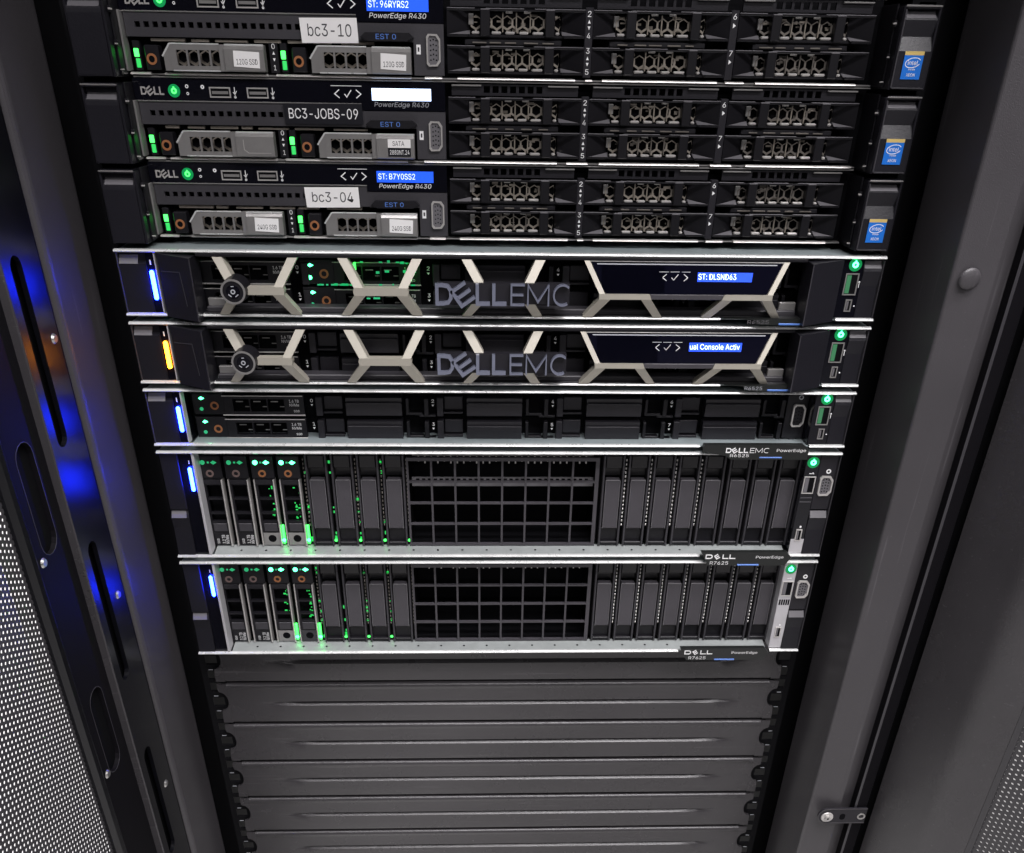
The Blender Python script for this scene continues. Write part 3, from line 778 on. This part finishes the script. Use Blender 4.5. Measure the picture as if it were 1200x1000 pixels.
# ------------------------------------------------------------------ 1U servers, newer family: ten horizontal bays in five columns
def bays_1u(o, n_drives, F=14.0):
    MB().box(-216, 216, F+9, F+11, .9, 38.6).build('bay_back', 'black_void', o)
    for c in range(5):
        X = 83.8*c
        for r in range(2):
            zb = 17.0*r
            if c < n_drives:
                d = MB().box(X-215, X-193.6, F, F+8, zb+.4, zb+15.6, .4).build('drive_sled', 'black_plastic', o)
                lit = c == 1 or n_drives < 2 or True
                MB().prism([(X-210.3, zb+12.2), (X-208.8, zb+11.2), (X-206.6, zb+12.2), (X-208.8, zb+13.4)], F-.4, F+.1).build('status_light', 'led_teal', d)
                MB().disc(X-209.4, zb+4.6, 1.3, F-.3, F+.1, 12).build('status_light', 'led_teal' if (c == 1 and r == 1) else 'led_teal_dim', d)
                MB().ring(X-200.2, zb+7.0, 2.9, 1.7, F-.5, F+.1, 20).build('release_ring', 'copper_ring', d)
                MB().plate(X-193.6, X-138.6, zb+.6, zb+14.6, F-.6, F+3, [(X-187.4+12.0*i, X-176.2+12.0*i, zb+3.0, zb+11.8) for i in range(3)]).build('sled_face', 'black_plastic', d)
                MB().box(X-194.4, X-139, F-1.2, F-.6, zb+14.0, zb+14.6, .1).box(X-195, X-138.2, F-1.3, F-.5, zb+.1, zb+.9, .15).build('sled_rail', 'steel', d)
                sl = MB()
                for i in range(3):
                    sl.box(X-186+12*i, X-181+12*i, F+2.4, F+2.8, zb+8.8, zb+9.4).box(X-180+12*i, X-177+12*i, F+2.4, F+2.8, zb+5.2, zb+5.7)
                sl.build('vent_glint', 'carrier_metal', d)
                t = MB(); text(t, '1.6 TB', X-148.6, X-142, zb+9.6, zb+11.6, F-.66); text(t, 'NVMe', X-148.6, X-142, zb+6.8, zb+8.8, F-.66); text(t, 'SSD', X-146, X-142, zb+2.6, zb+4.2, F-.66)
                t.build('sled_text', 'white_print', d)
            else:
                b = MB().profile([(F-2, zb+1), (F-2.4, zb+9.6), (F-1.2, zb+10.2), (F-1.6, zb+13.4), (F+6, zb+14), (F+6, zb+.2), (F-1, zb+.2)][::-1], X-193.4, X-154.8).build('bay_blank', 'dark_plastic', o)
                MB().box(X-192.8, X-155.4, F-2.7, F-1.9, zb+9.7, zb+10.2, .15).build('blank_edge', 'bay_paint', b)
                br = MB().box(X-152.2, X-150, F-.6, F+5, zb+.8, zb+12.8, .3).box(X-152, X-140.6, F-.3, F+5, zb+.6, zb+2.4, .3)
                br.box(X-139.4, X-136.4, F-1.2, F+5, zb+.4, zb+13, .3).box(X-143, X-131.5, F-.2, F+5, zb-.8, zb+.8, .3)
                br.build('blank_bracket', 'black_plastic', b)
            fl_ = MB().box(X-130.5, X-126.0, F-1.4, F+5, zb+.2, zb+13.6, .3).box(X-126, X-112.6, F+1, F+6, zb+1.2, zb+2.6, .2)
            if c < 4: fl_.box(X-125.4, X-112.6, F+3.4, F+6, zb+3.4, zb+13, .3)
            fl_.build('bay_divider', 'dark_plastic', o)
            if c < 4:
                n = MB(); text(n, str(2*c+(0 if r else 1)), X-134.2, X-132.4, zb+9.6, zb+12, F+.2)
                n.prism([(X-134.2, zb+8.2), (X-132.4, zb+8.2), (X-133.3, zb+6.8)], F+.15, F+.2)
                n.build('slot_number', 'white_print', o)
def shell_1u(o, led, cover=False, tag_from=150.0):
    MB().box(-216.5, 216.5, 26, 720, .4, 39.2).build('chassis', 'galvanised', o)
    tb = MB().lip(-241, 241, 38.9).build('top_lip', 'lip_metal', o)
    MB().box(-240, 240, 1.3, 25.9, 39.3, 40.2).build('top_cover', 'galvanised', o)
    lb = MB().lip(-241, tag_from, 0).lip(216, 241, 0).build('bottom_lip', 'lip_metal', o)
    MB().box(-216, 216, 1.1, 25, .05, .75).build('bay_floor', 'galvanised', o)
    # left ear
    e = MB().profile([(1, 1.7), (.6, 31.6), (3.6, 33), (4.2, 38.4), (25, 38.4), (25, 1.7)][::-1], -240, -223.4).build('ear', 'ear_plastic', o)
    MB().slab([(-239.6, .4, 31.8), (-228.2, .4, 31.8), (-228.2, 3.6, 36.6), (-239.6, 3.6, 36.6)], .4).build('thumb_latch', 'tab_grey', e)
    MB().box(-240.6, -240.05, -.2, 3, 1.7, 38, .15).build('ear_edge', 'bay_paint', e)
    MB().box(-223.3, -217.8, 1.6, 25, 1.7, 38.4, .3).build('light_panel', 'black_gloss', o)
    MB().box(-222.0, -219.3, -.4, 1.5, 9.8, 28.0, 1.0).build('health_light', led, o)
    ic = MB().box(-221.2, -220.4, 1.3, 1.5, 31, 34, .1).build('light_icon', 'white_print', o)
    MB().box(-217.6, -216.9, -.6, 6, 1.7, 38.2, .15).build('trim_line', 'silver_strip', o)
    # right control ear
    c = MB().box(214.6, 228.4, 1.2, 25, 1.7, 38.4, .3).build('control_panel', 'black_gloss', o)
    power_light(c, 222.4, 35.2, 1.1, 1.9)
    usb_port(c, 217.6, 226.2, 16.3, 29.9, 1.2, True, 'carrier_metal', 'green_spill_paint')
    usb_port(c, 220.8, 225.0, 5.8, 13.6, 1.2, True, 'carrier_metal')
    MB().stroke([(227.3, 21), (227.3, 24.5)], .4, 1.0, 1.15).disc(227.3, 24.5, .6, 1.0, 1.15, 8).disc(227.0, 9.4, .5, 1.0, 1.15, 8).build('panel_icons', 'white_print', c)['kind'] = 'stuff'
    e2 = MB().profile([(1, 1.7), (2.0, 22), (.7, 31.2), (1.2, 33), (4.2, 37.0), (4.2, 38.4), (25, 38.4), (25, 1.7)][::-1], 228.6, 240).build('ear', 'ear_plastic', o)
    MB().slab([(228.9, .9, 33.1), (239.8, .9, 33.1), (239.8, 3.8, 36.9), (228.9, 3.8, 36.9)], .4).build('thumb_latch', 'tab_grey', e2)
    MB().box(240.05, 240.6, -.2, 3, 1.7, 38, .15).build('ear_edge', 'bay_paint', e2)

def arm(mb, a0, a1, za, ya, b0, b1, zb, yb, dep=7):
    mb.slab([(a0, ya, za), (b0, yb, zb), (b1, yb, zb), (a1, ya, za)], dep)
def make_bezel(idx, base, label, led, lcd_text, ndr, lcdfill):
    o = thing('rack_server', label, 'server', (0, 0, base), 'servers behind honeycomb bezels')
    shell_1u(o, led, tag_from=140 if idx == 0 else 146)
    bays_1u(o, ndr)
    bz = MB().box(-192, 191, -1.2, 4, 36.6, 38.7, .4).box(-192, 191, -.7, 4, 1.75, 2.6, .3).build('bezel', 'black_plastic', o)
    YF, YM = -1.6, -10.0
    for k in range(3):
        X = 77.0*k-77.0; h = MB()
        def mid(t, p, q): return p+(q-p)*t
        if k < 2:
            arm(h, X-104.6, X-98.6, 36.6, YF, X-94.6, X-88.8, 20.6, YM)
            arm(h, X-58.4, X-52.3, 36.6, YF, X-67.0, X-61.2, 20.6, YM)
            arm(h, X-94.6, X-87.6, 15.8, YM, X-105.0, X-99.0, 1.7, YF)
            arm(h, X-68.2, X-61.2, 15.8, YM, X-59.4, X-53.0, 1.7, YF)
            h.prism([(X-94.6, 20.6), (X-95.2, 18.2), (X-94.6, 15.8), (X-61.2, 15.8), (X-60.6, 18.2), (X-61.2, 20.6)], YM-.01, YM+6)
            h.build('honeycomb_cell', 'hex_metal', bz)
        else:
            t = .78; u = .30
            for (p0, p1, z0, y0, q0, q1, z1, y1) in ((X-104.6, X-98.6, 36.6, YF, X-94.6, X-88.8, 20.6, YM), (X-58.4, X-52.3, 36.6, YF, X-67.0, X-61.2, 20.6, YM)):
                h = MB(); arm(h, p0, p1, z0, y0, mid(t, p0, q0), mid(t, p1, q1), mid(t, z0, z1), mid(t, y0, y1)); h.build('honeycomb_arm', 'hex_metal', bz)
            for (p0, p1, z0, y0, q0, q1, z1, y1) in ((X-94.6, X-87.6, 15.8, YM, X-105.0, X-99.0, 1.7, YF), (X-68.2, X-61.2, 15.8, YM, X-59.4, X-53.0, 1.7, YF)):
                h = MB(); arm(h, mid(u, p0, q0), mid(u, p1, q1), mid(u, z0, z1), mid(u, y0, y1), q0, q1, z1, y1); h.build('honeycomb_arm', 'hex_metal', bz)
    # wide cell around the display
    h = MB()
    arm(h, 49.1, 52.7, 36.6, YF, 58.8, 62.4, 18.2, YM)
    h.prism([(58.8, 18.2), (58.8, 14.8), (92.0, 14.8), (90.6, 18.2)], YM-.01, YM+6)
    arm(h, 58.8, 66, 14.8, YM, 49.6, 56.3, 1.7, YF); arm(h, 85.4, 92.0, 14.8, YM, 95.7, 101.6, 1.7, YF)
    h.build('honeycomb_cell', 'hex_metal', bz)
    h = MB()
    arm(h, 175.7, 179.4, 36.6, YF, 165.6, 169.0, 18.2, YM)
    h.prism([(138.2, 18.2), (137, 14.8), (169, 14.8), (169, 18.2)], YM-.01, YM+6)
    arm(h, 137, 143.6, 14.8, YM, 126.6, 132.9, 1.7, YF); arm(h, 162.2, 169, 14.8, YM, 173.3, 178.7, 1.7, YF)
    h.build('honeycomb_cell', 'hex_metal', bz)
    # dark back faces of the cells
    gb = MB().box(91, 138, YM+.6, YM+6, 14.8, 18.0, .3).build('display_sill', 'blank_plastic', bz)
    # lock
    kx, kz = -167.8, 18.8
    lk = MB().disc(kx, kz, 7.6, -15, -3, 28, 8.4).build('lock', 'black_plastic', bz, smooth=False)
    MB().ring(kx, kz, 7.6, 6.4, -15.5, -14.8, 28).build('lock_rim', 'carrier_metal', lk)
    MB().disc(kx, kz, 4.2, -15.3, -14.9, 20).build('key_face', 'black_gloss', lk)
    MB().stroke([(kx-3, kz-1.6), (kx-1.2, kz-3)], .6, -15.5, -15.3).stroke([(kx+3, kz-1.6), (kx+1.2, kz-3)], .6, -15.5, -15.3).ring(kx, kz, 1.5, .8, -15.5, -15.3, 10).stroke([(kx-.8, kz+3.2), (kx+.8, kz+3.2)], .5, -15.5, -15.3).build('key_mark', 'grey_print', lk)
    # lettering on its bar
    MB().prism([(-43, 11.3), (40, 11.3), (40, 23.9), (-43, 23.9)], -9.6, -4).build('letter_bar', 'dark_plastic', bz)
    lt = MB(); brand_word(lt, -44.0, 0.8, 11.0, 24.2, -13.2, .155, 3.4)
    emc_word(lt, 2.8, 41.2, 11.0, 24.2, -13.2, 1.05, 3.4)
    lt.build('raised_lettering', 'letter_face', bz)
    # display
    dp = MB().slab([(53.6, -1.7, 35.6), (63.3, -9.2, 18.3), (165.0, -9.2, 18.3), (174.8, -1.7, 35.6)], 4).build('display_panel', 'display_black', bz)
    n = Vector((0, -(35.6-18.3), -(-7.5))); sl = 7.5/17.3
    def yy(z): return -1.7-(35.6-z)*sl
    def slope(mb, off):
        mb.v = [(x, yy(z)-off, z) for x, y, z in mb.v]; return mb
    MB().slab([(57, yy(35.2)-.2, 35.2), (57.4, yy(34.6)-.2, 34.6), (171, yy(34.6)-.2, 34.6), (171.4, yy(35.2)-.2, 35.2)], .1).build('display_edge', 'grey_print', dp)
    MB().box(53, 176, -1.9, 0, 36.0, 36.5, .15).build('display_rim', 'carrier_metal', dp)
    slope(MB().box(60, 100, 0, 1, 19, 34), .12).build('display_window', 'display_black', dp)
    bx = MB()
    for (p, q) in (((101.2, 29.5), (98.6, 27.6)), ((98.6, 27.6), (101.2, 25.7)), ((104.2, 27.6), (105.6, 26.2)), ((105.6, 26.2), (108.6, 29.4)), ((112, 29.5), (114.6, 27.6)), ((114.6, 27.6), (112, 25.7))):
        bx.stroke([p, q], .5, 0, .1)
    bx.box(96.5, 102.5, 0, .1, 30.6, 30.9).box(103.6, 109.4, 0, .1, 30.6, 30.9).box(110.6, 116.2, 0, .1, 30.6, 30.9)
    slope(bx, .25).build('display_buttons', 'white_print', dp)
    sc = slope(MB().prism([(120.6, 25.4), (155.2, 25.4), (155.9, 30.6), (120.9, 30.6)], 0, .2), .25).build('lcd_screen', 'lcd_blue', dp)
    tx = text(MB(), lcd_text, 121.3, 121.3+lcdfill, 26.6, 29.9, 0)
    slope(tx, .36).build('screen_text', 'lcd_white', sc)
    # end blocks
    for sg in (-1, 1):
        pts = [(191.3, -10.5, 37.2), (191.3, -10.5, -1.2), (213.6, -2.0, .2), (213.6, -2.0, 38.6)]
        b = MB().add(pts+[(x, 8, z) for x, y, z in pts], [(0, 1, 2, 3), (7, 6, 5, 4), (0, 4, 5, 1), (1, 5, 6, 2), (2, 6, 7, 3), (3, 7, 4, 0)])
        if sg < 0: b.v = [(x+(-1.8 if x < 200 else 2.9) if False else x+1.4, y, z) for x, y, z in b.v]; b.mirx()
        eb = b.build('end_block', 'ear_plastic', bz)
        ln = MB().slab([(191.2, -10.8, 37.2), (191.2, -10.8, -1.2), (192.0, -10.5, -1.2), (192.0, -10.5, 37.2)], .6)
        if sg < 0: ln.v = [(x+1.4, y, z) for x, y, z in ln.v]; ln.mirx()
        ln.build('block_edge', 'bay_paint', eb)
        if sg < 0:
            fr = MB().stroke([(-214, 28), (-201, 28.4), (-199.4, 8)], .5, 0, .2)
            fr.v = [(x, -2.3-(x+215)/22.3*8.5-.1 if y == 0 else -2.3-(x+215)/22.3*8.5+.2, z) for x, y, z in fr.v]
            fr.build('block_outline', 'bay_paint', eb)
        rc = MB().box(179.5, 190.4, 6, 9, 2.0, 10, .3)
        if sg < 0: rc.mirx()
        rc.build('bay_foot', 'carrier_metal', o)
    bs = MB().box(-191, 190, 3, 13, .8, 5.4, .6).build('bay_sill', 'bay_paint', o)
    if idx == 0:
        gl = MB(); rr = random.Random(3)
        for i in range(46):
            xx = rr.uniform(-122, -58); zz = rr.choice([17.2, 24.6, 25.4, 30.8, 31.4, 8.6]) if xx > -94 else 17.0
            gl.box(xx, xx+rr.uniform(.8, 2.8), 12.4, 12.8, zz, zz+rr.uniform(.6, 1.5))
        gl.build('painted_leak', 'led_teal_dim', o)['kind'] = 'stuff'  # self-glowing specks paint the drive LED light behind the bezel
        MB().box(-96.5, -95.2, 3, 11, 23, 32, .3).build('activity_light', 'led_green', o)  # this bar and the next are added to side-light the bezel green
        MB().box(-61.0, -59.7, 3, 11, 22, 31, .3).build('activity_light', 'led_green', o)
    # pull-out tag
    tg = MB().prism([(148 if idx else 142, 2.2), (160, 1.4), (166, -1.8), (193, -1.8), (193, 2.4)], -4.6, -1.0).build('pull_tag', 'tag_black', o)
    text(MB(), 'R6525', 162 if idx else 157, 174 if idx else 171, -1.2, 1.2, -4.68).build('tag_text', 'grey_print' if idx else 'tab_grey', tg)
    MB().box(177.5, 191.5, -5.2, -4.5, -1.8, -.6, .2).build('tag_edge', 'blue_tab', tg)
    return o
make_bezel(0, 6*U, 'server with honeycomb bezel and blue status light', 'led_blue', 'ST: DLSND63', 2, 24)
make_bezel(1, 5*U, 'server with honeycomb bezel and amber status light', 'led_amber', 'ual Console Activ', 1, 33)

# the 1U unit without a bezel
o = thing('rack_server', 'thin server without bezel, two drives and dark bay blanks', 'server', (0, 0, 4*U))
shell_1u(o, 'led_blue', tag_from=138)
bays_1u(o, 1)
vga_port(o, 203.9, 213.0, 11.0, 27.6, 12, 'black_plastic')
MB().box(199.5, 214.4, 12.2, 20, 2, 37, .3).build('port_plate', 'black_plastic', o)
MB().ring(208.6, 32.4, 1.7, 1.0, 11.9, 12.15, 12).build('port_icon', 'grey_print', o)
tg = MB().prism([(139, -1.6), (140, 3.6), (210, 3.6), (214.5, .4), (214.5, -7.4), (160, -7.4), (156, -4.6)], -5.2, -1).build('info_tag', 'tag_black', o)
t = MB(); brand_word(t, 155.6, 171.6, -2.2, 1.5, -5.5, .2, .2); emc_word(t, 172.6, 186.6, -2.2, 1.5, -5.5, .35, .2)
text(t, 'R6525', 159, 172.4, -5.4, -3.0, -5.3); text(t, 'PowerEdge', 191.6, 212.4, -2.0, .8, -5.3)
t.build('tag_text', 'white_print', tg)
MB().box(180, 196, -5.6, -5.1, -6.2, -5.2, .2).build('tag_edge', 'blue_tab', tg)

# ------------------------------------------------------------------ 2U servers
def make_2u(idx, base, label):
    rnd = random.Random(20+idx)
    o = thing('rack_server', label, 'server', (0, 0, base), 'tall servers with upright drive bays')
    F = 12.0; H = 84.6
    MB().box(-216.5, 216.5, 60, 720, .4, H-1).build('chassis', 'galvanised', o)
    MB().box(-216.4, -70.5, F+9, F+11, 2, H-1).build('bay_back', 'black_void', o)
    MB().box(70.5, 216.4, F+9, F+11, 2, H-1).build('bay_back', 'black_void', o)
    MB().lip(-241, 241, H-1.4).build('top_lip', 'lip_metal', o)
    MB().box(-240, 240, 1.3, 58, H-.9, H).build('top_cover', 'galvanised', o)
    te = 143 if idx else 149
    MB().lip(-241, te, 0).lip(217.6, 241, 0).build('bottom_lip', 'lip_metal', o)
    tr = MB().slab([(-215, 1.1, 1.0), (215, 1.1, 1.0), (215, F+1, 3.2), (-215, F+1, 3.2)], .5)
    tr.box(-215, 215, F+.8, F+1.6, .8, 3.1).box(-215, 215, 1.2, F, .2, .7).build('bay_floor', 'pale_tray', o)
    dh = MB()
    for i in range(23):
        xx = -196+18.4*i
        if xx < te-4: dh.add([(xx+.9*math.cos(a*.785), 6.5+1.0*math.sin(a*.785), 2.16) for a in range(8)], [tuple(range(8))])
    dh.build('floor_hole', 'black_void', o)
    # left ear: upper light panel, lower latch
    MB().box(-240.4, -228, 1.4, 30, 38.5, H-1.8, .4).build('ear', 'ear_plastic', o)
    MB().box(-227.8, -217.9, 1.8, 30, 1.8, H-1.8, .3).build('light_panel', 'black_gloss', o)
    MB().box(-222.0, -219.4, -.4, 1.7, 53.6, 72.2, 1.0).build('health_light', 'led_blue', o)
    MB().box(-221.0, -220.4, 1.5, 1.7, 74.4, 77, .1).build('light_icon', 'white_print', o)
    la = MB().profile([(.4, 1.8), (1.6, 24), (.4, 32.4), (3.0, 37.4), (30, 37.4), (30, 1.8)][::-1], -240.4, -228).build('latch', 'ear_plastic', o)
    MB().slab([(-240, .1, 32.6), (-229.5, .1, 32.6), (-229.5, 2.7, 37.3), (-240, 2.7, 37.3)], .4).build('thumb_latch', 'tab_grey', la)
    ts = MB().box(-217.8, -216.0, -.4, 10, 2, H-2, .2)
    ts.build('trim_strip', 'silver_strip', o)
    mk = MB()
    for zz in (22, 31, 40, 49): mk.disc(-217.0, zz, .5, -.5, -.4, 8)
    mk.build('trim_rivet', 'steel', o)
    # drives
    for k in range(4):
        X = -210.5+18.55*k
        d = MB().box(X-7.6, X+8.6, F-1.6, F+8, 59, 76.6, .4).build('drive_sled', 'black_plastic', o)
        lit = k >= 2
        MB().prism([(X+1.6, 71.8), (X+3.6, 70.3), (X+6, 71.8), (X+3.6, 73.3)], F-2, F-1.5).build('status_light', 'led_teal' if lit else 'led_teal_dim', d)
        MB().disc(X-4.0, 71.8, 1.7, F-2, F-1.5, 14).build('status_light', 'led_teal' if lit else 'led_teal_dim', d)
        MB().box(X-.8, X+.6, F-1.8, F-1.5, 71.1, 72.5, .2).build('status_light', 'led_teal_dim', d)
        MB().ring(X, 63.3, 2.8, 1.5, F-2.1, F-1.5, 20).build('release_ring', 'copper_ring' if lit else 'dull_ring', d)
        MB().box(X-7.0, X-6.2, F-2.2, F+4, 3.8, 58.4, .2).box(X+6.8, X+7.8, F-2.6, F+4, 3.8, 58.4, .25).build('sled_rail', 'steel', d)
        MB().plate(X-6.1, X+6.8, 14.5, 58.6, F-.8, F+2, [(X-4.6, X+5.8, 43.2, 53.6), (X-4.6, X+5.8, 31.4, 41.8), (X-4.6, X+5.8, 24.2, 30.0)]).build('sled_face', 'black_plastic', d)
        MB().box(X-5.6, X+6.2, F-1.4, F-.85, 54.4, 58.0, .2).build('sled_brow', 'dark_plastic', d)
        MB().box(X-4.2, X+5.6, F-1.6, F-.85, 16.0, 22.6, .3).build('sled_grip', 'bay_paint', d)
        pl_ = MB().box(X-5.9, X+6.6, F-.8, F+2, 4.0, 14.4, .2).build('sled_foot', 'black_plastic' if not lit else ('carrier_metal' if (k == 2 or idx == 0) else 'bay_paint'), d)
        if lit: MB().disc(X+.6, 9.6, 3.0, F-.9, F-.75, 18).build('foot_hole', 'black_void', d)
        else:
            t = MB(); text(t, '3.2 TB', X+.2, X+2.6, 5.4, 12.6, F-.85, rot=90); text(t, 'NVMe', X+3.0, X+5.4, 5.4, 12.6, F-.85, rot=90); text(t, 'SSD', X-3.6, X-1.8, 5.4, 9.6, F-.85, rot=90)
            t.build('sled_text', 'white_print', d)
        if lit:
            MB().box(X+8.2, X+10.0, F-.9, F+1.5, 5.0, 20.5, .4).build('activity_light', 'led_green', d)
            MB().disc(X+9.1, 8.2, 1.2, F-.9, F-.4, 10).build('activity_light', 'led_teal', d)
            sp = MB()
            for i in range(14):
                z_ = rnd.uniform(24.5, 53); x_ = X+rnd.uniform(1.0, 5.2); sp.box(x_, x_+rnd.uniform(.5, 2.0), F+2.2, F+2.6, z_, z_+rnd.uniform(.5, 1.3))
            sp.build('painted_vent_glow', 'led_green_dim', d)  # glowing bits paint green LED light inside the sled windows
    # upright blanks
    def blank_body(): return MB().box(-5.4, 5.4, -1.6, 4, 18.4, 58.4, .6)
    def blank_line(): return MB().box(-5.5, -5.0, -1.95, -1.3, 18.6, 58.2, .1).box(4.9, 5.4, -1.95, -1.3, 18.6, 58.2, .1).box(-5.5, 5.4, -1.95, -1.3, 57.8, 58.4, .1)
    def blank_cap(): return MB().box(-6.4, 6.4, 5.5, 7, 59, 66, .3).box(-6, 6, -.6, 5, 67, 77, .6)
    def blank_foot(): return MB().box(-6.2, 6.2, 1.6, 6, 4, 17.8, .4).box(-6.4, 6.4, -1, 3, 3.6, 6.6, .4)
    def rib(): return MB().box(-.75, .75, -1.8, 6, 3.6, 77.6, .35)
    def dash():
        mb = MB()
        for i in range(17): mb.box(-.5, .5, .6, 1.5, 19.5+3.3*i, 21.2+3.3*i, .2)
        return mb
    xs = [-134.6+18.4*k for k in range(4)]+[80.6+18.45*k for k in range(8)]
    for n, x in enumerate(xs):
        b = link('bay_blank', shared('u_body', blank_body, 'blank_plastic'), o, None, (x, F, 0))
        link('blank_line', shared('u_line', blank_line, 'tab_grey'), b)
        link('blank_cap', shared('u_cap', blank_cap, 'black_frame'), b)
        link('blank_foot', shared('u_foot', blank_foot, 'black_plastic'), b)
        link('rib', shared('u_rib', rib, 'bay_paint'), b, None, (-7.1, 0, 0))
        link('rib', shared('u_rib', rib, 'bay_paint'), b, None, (7.1, 0, 0))
        if (n > 3 and n < 11) and (n < 8 if idx == 0 else True):
            link('vent_dash', shared('u_dash', dash, 'steel'), b, None, (9.2, 0, 0))
        elif n < 4:
            link('vent_dash', shared('u_dash_dark', dash, 'vent_dark'), b, None, (9.2 if n else -9.4, 0, 0))
            gl = MB()
            for i in range(7):
                zz = rnd.choice([6, 8, 10, 12, 22, 30, 34, 40, 62, 66, 70]); gl.box(x-9.6+rnd.uniform(-.5, .3), x-8.6, F+1.2, F+1.8, zz, zz+rnd.uniform(1, 2.6))
            gl.build('painted_leak', 'led_green_dim', o)['kind'] = 'stuff'  # specks glow by themselves to paint green light leaking between bays
            if idx == 0 or n < 3: MB().disc(x+9.0, 7.6, 1.1, F-.2, F+.2, 10).build('activity_light', 'led_green', o)
    # centre intake grille
    hol = [(-68.5+17.15*i, -68.5+17.15*i+15.7, 5.2+17.25*j, 5.2+17.25*j+15.9) for i in range(8) for j in range(4)]
    MB().plate(-70, 70, 3.4, 75.4, F-1, F+1.2, hol).build('intake_grille', 'blank_plastic', o)
    MB().box(-70.4, -69.2, F+5, 58, 2, H-1).box(69.2, 70.4, F+5, 58, 2, H-1).box(-69, 69, 56, 58, 2, H-1).box(-69, 69, F+5, 56, 1, 2.6).build('intake_duct', 'black_void', o)
    cb = MB()
    for i in range(27):
        xx = -62+4.7*i; cb.box(xx, xx+1.0, F+5, F+6.5, 68.5 if i % 4 else 70, 75.5)
    cb.box(-66, 66, F+5, F+6.4, 74.6, 76.0)
    cb.build('intake_comb', 'carrier_metal', o)
    if idx == 0:
        hl = [(-64+4.3*i, -61.4+4.3*i, 53.4, 55.6) for i in range(30)]
        MB().plate(-67, 67, 49.4, 56.6, F+7, F+8, hl).build('intake_strip', 'tab_grey', o)
    # right control ear
    cs = MB().box(217.2, 227.2, 1.6, 30, 1.8, H-1.8, .3).build('control_panel', 'black_gloss' if idx == 0 else 'silver_strip', o)
    if idx == 0: MB().box(217.3, 227.1, 1.2, 1.65, 2.0, 14).build('panel_foil', 'silver_strip', cs)
    power_light(cs, 222.3, 76.6, 1.5, 2.0)
    usb_port(cs, 217.9, 226.4, 52.0, 65.6, 1.5, True)
    if idx == 0: MB().box(218, 226.6, 1.2, 1.7, 44.6, 45.4, .1).box(218, 226.6, 1.2, 1.7, 48.0, 48.8, .1).build('panel_vent', 'bay_paint', cs)
    else:
        v = MB()
        for i in range(5): v.box(218.2+1.75*i, 219.4+1.75*i, 1.4, 1.62, 43.6, 48.6)
        v.build('panel_vent', 'black_void', cs)
    usb_port(cs, 219.9, 224.4, 12.6, 22.4, 1.2 if idx == 0 else 1.5, True)
    MB().stroke([(221, 68), (224.5, 67.6)], .5, 1.3, 1.5).disc(223.6, 68, .7, 1.3, 1.5, 8).disc(222.6, 24.6, .8, 1.0, 1.3, 8).build('panel_icons', 'white_print', cs)['kind'] = 'stuff'
    MB().box(227.4, 240.6, 2, 30, 38.6, H-1.8, .4).build('ear', 'dark_plastic', o)
    vga_port(o, 229.6, 239.4, 50.4, 66.0, 2)
    MB().ring(235, 69.4, 1.8, .9, 1.8, 2, 12).build('port_icon', 'white_print', o)
    l2 = MB().profile([(.4, 1.8), (1.6, 22), (.4, 32.4), (3.0, 37.4), (30, 37.4), (30, 1.8)][::-1], 227.4, 240.4).build('latch', 'ear_plastic', o)
    MB().slab([(228, .1, 32.6), (240, .1, 32.6), (240, 2.7, 37.3), (228, 2.7, 37.3)], .4).build('thumb_latch', 'tab_grey', l2)
    MB().box(240.6, 241.2, -.2, 4, 1.8, H-2, .15).build('ear_edge', 'bay_paint', o)
    # info tag
    tx = -5.5 if idx else 0
    tg = MB().prism([(149+tx, 6.0), (214+tx*.4, 6.0), (218+tx*.4, 1.4), (214+tx*.4, -5.6), (155+tx, -5.6)], -4.6, -1).build('info_tag', 'tag_black', o)
    t = MB(); brand_word(t, 152.6+tx, 175.6+tx, .4, 4.2, -4.9, .2, .2)
    text(t, 'R7625', 156.5+tx, 170.5+tx, -4.6, -1.8, -4.7); text(t, 'PowerEdge', 191+tx, 212+tx, .0, 2.9, -4.7)
    t.build('tag_text', 'white_print', tg)
    MB().box(177.5+tx, 194+tx, -5.2, -4.5, -5.4, -4.2, .2).build('tag_edge', 'blue_tab', tg)
    return o
make_2u(0, 2*U, 'tall server with upright drives and black control strip')
make_2u(1, 0, 'tall server with upright drives and silver control strip, above the blanking panels')
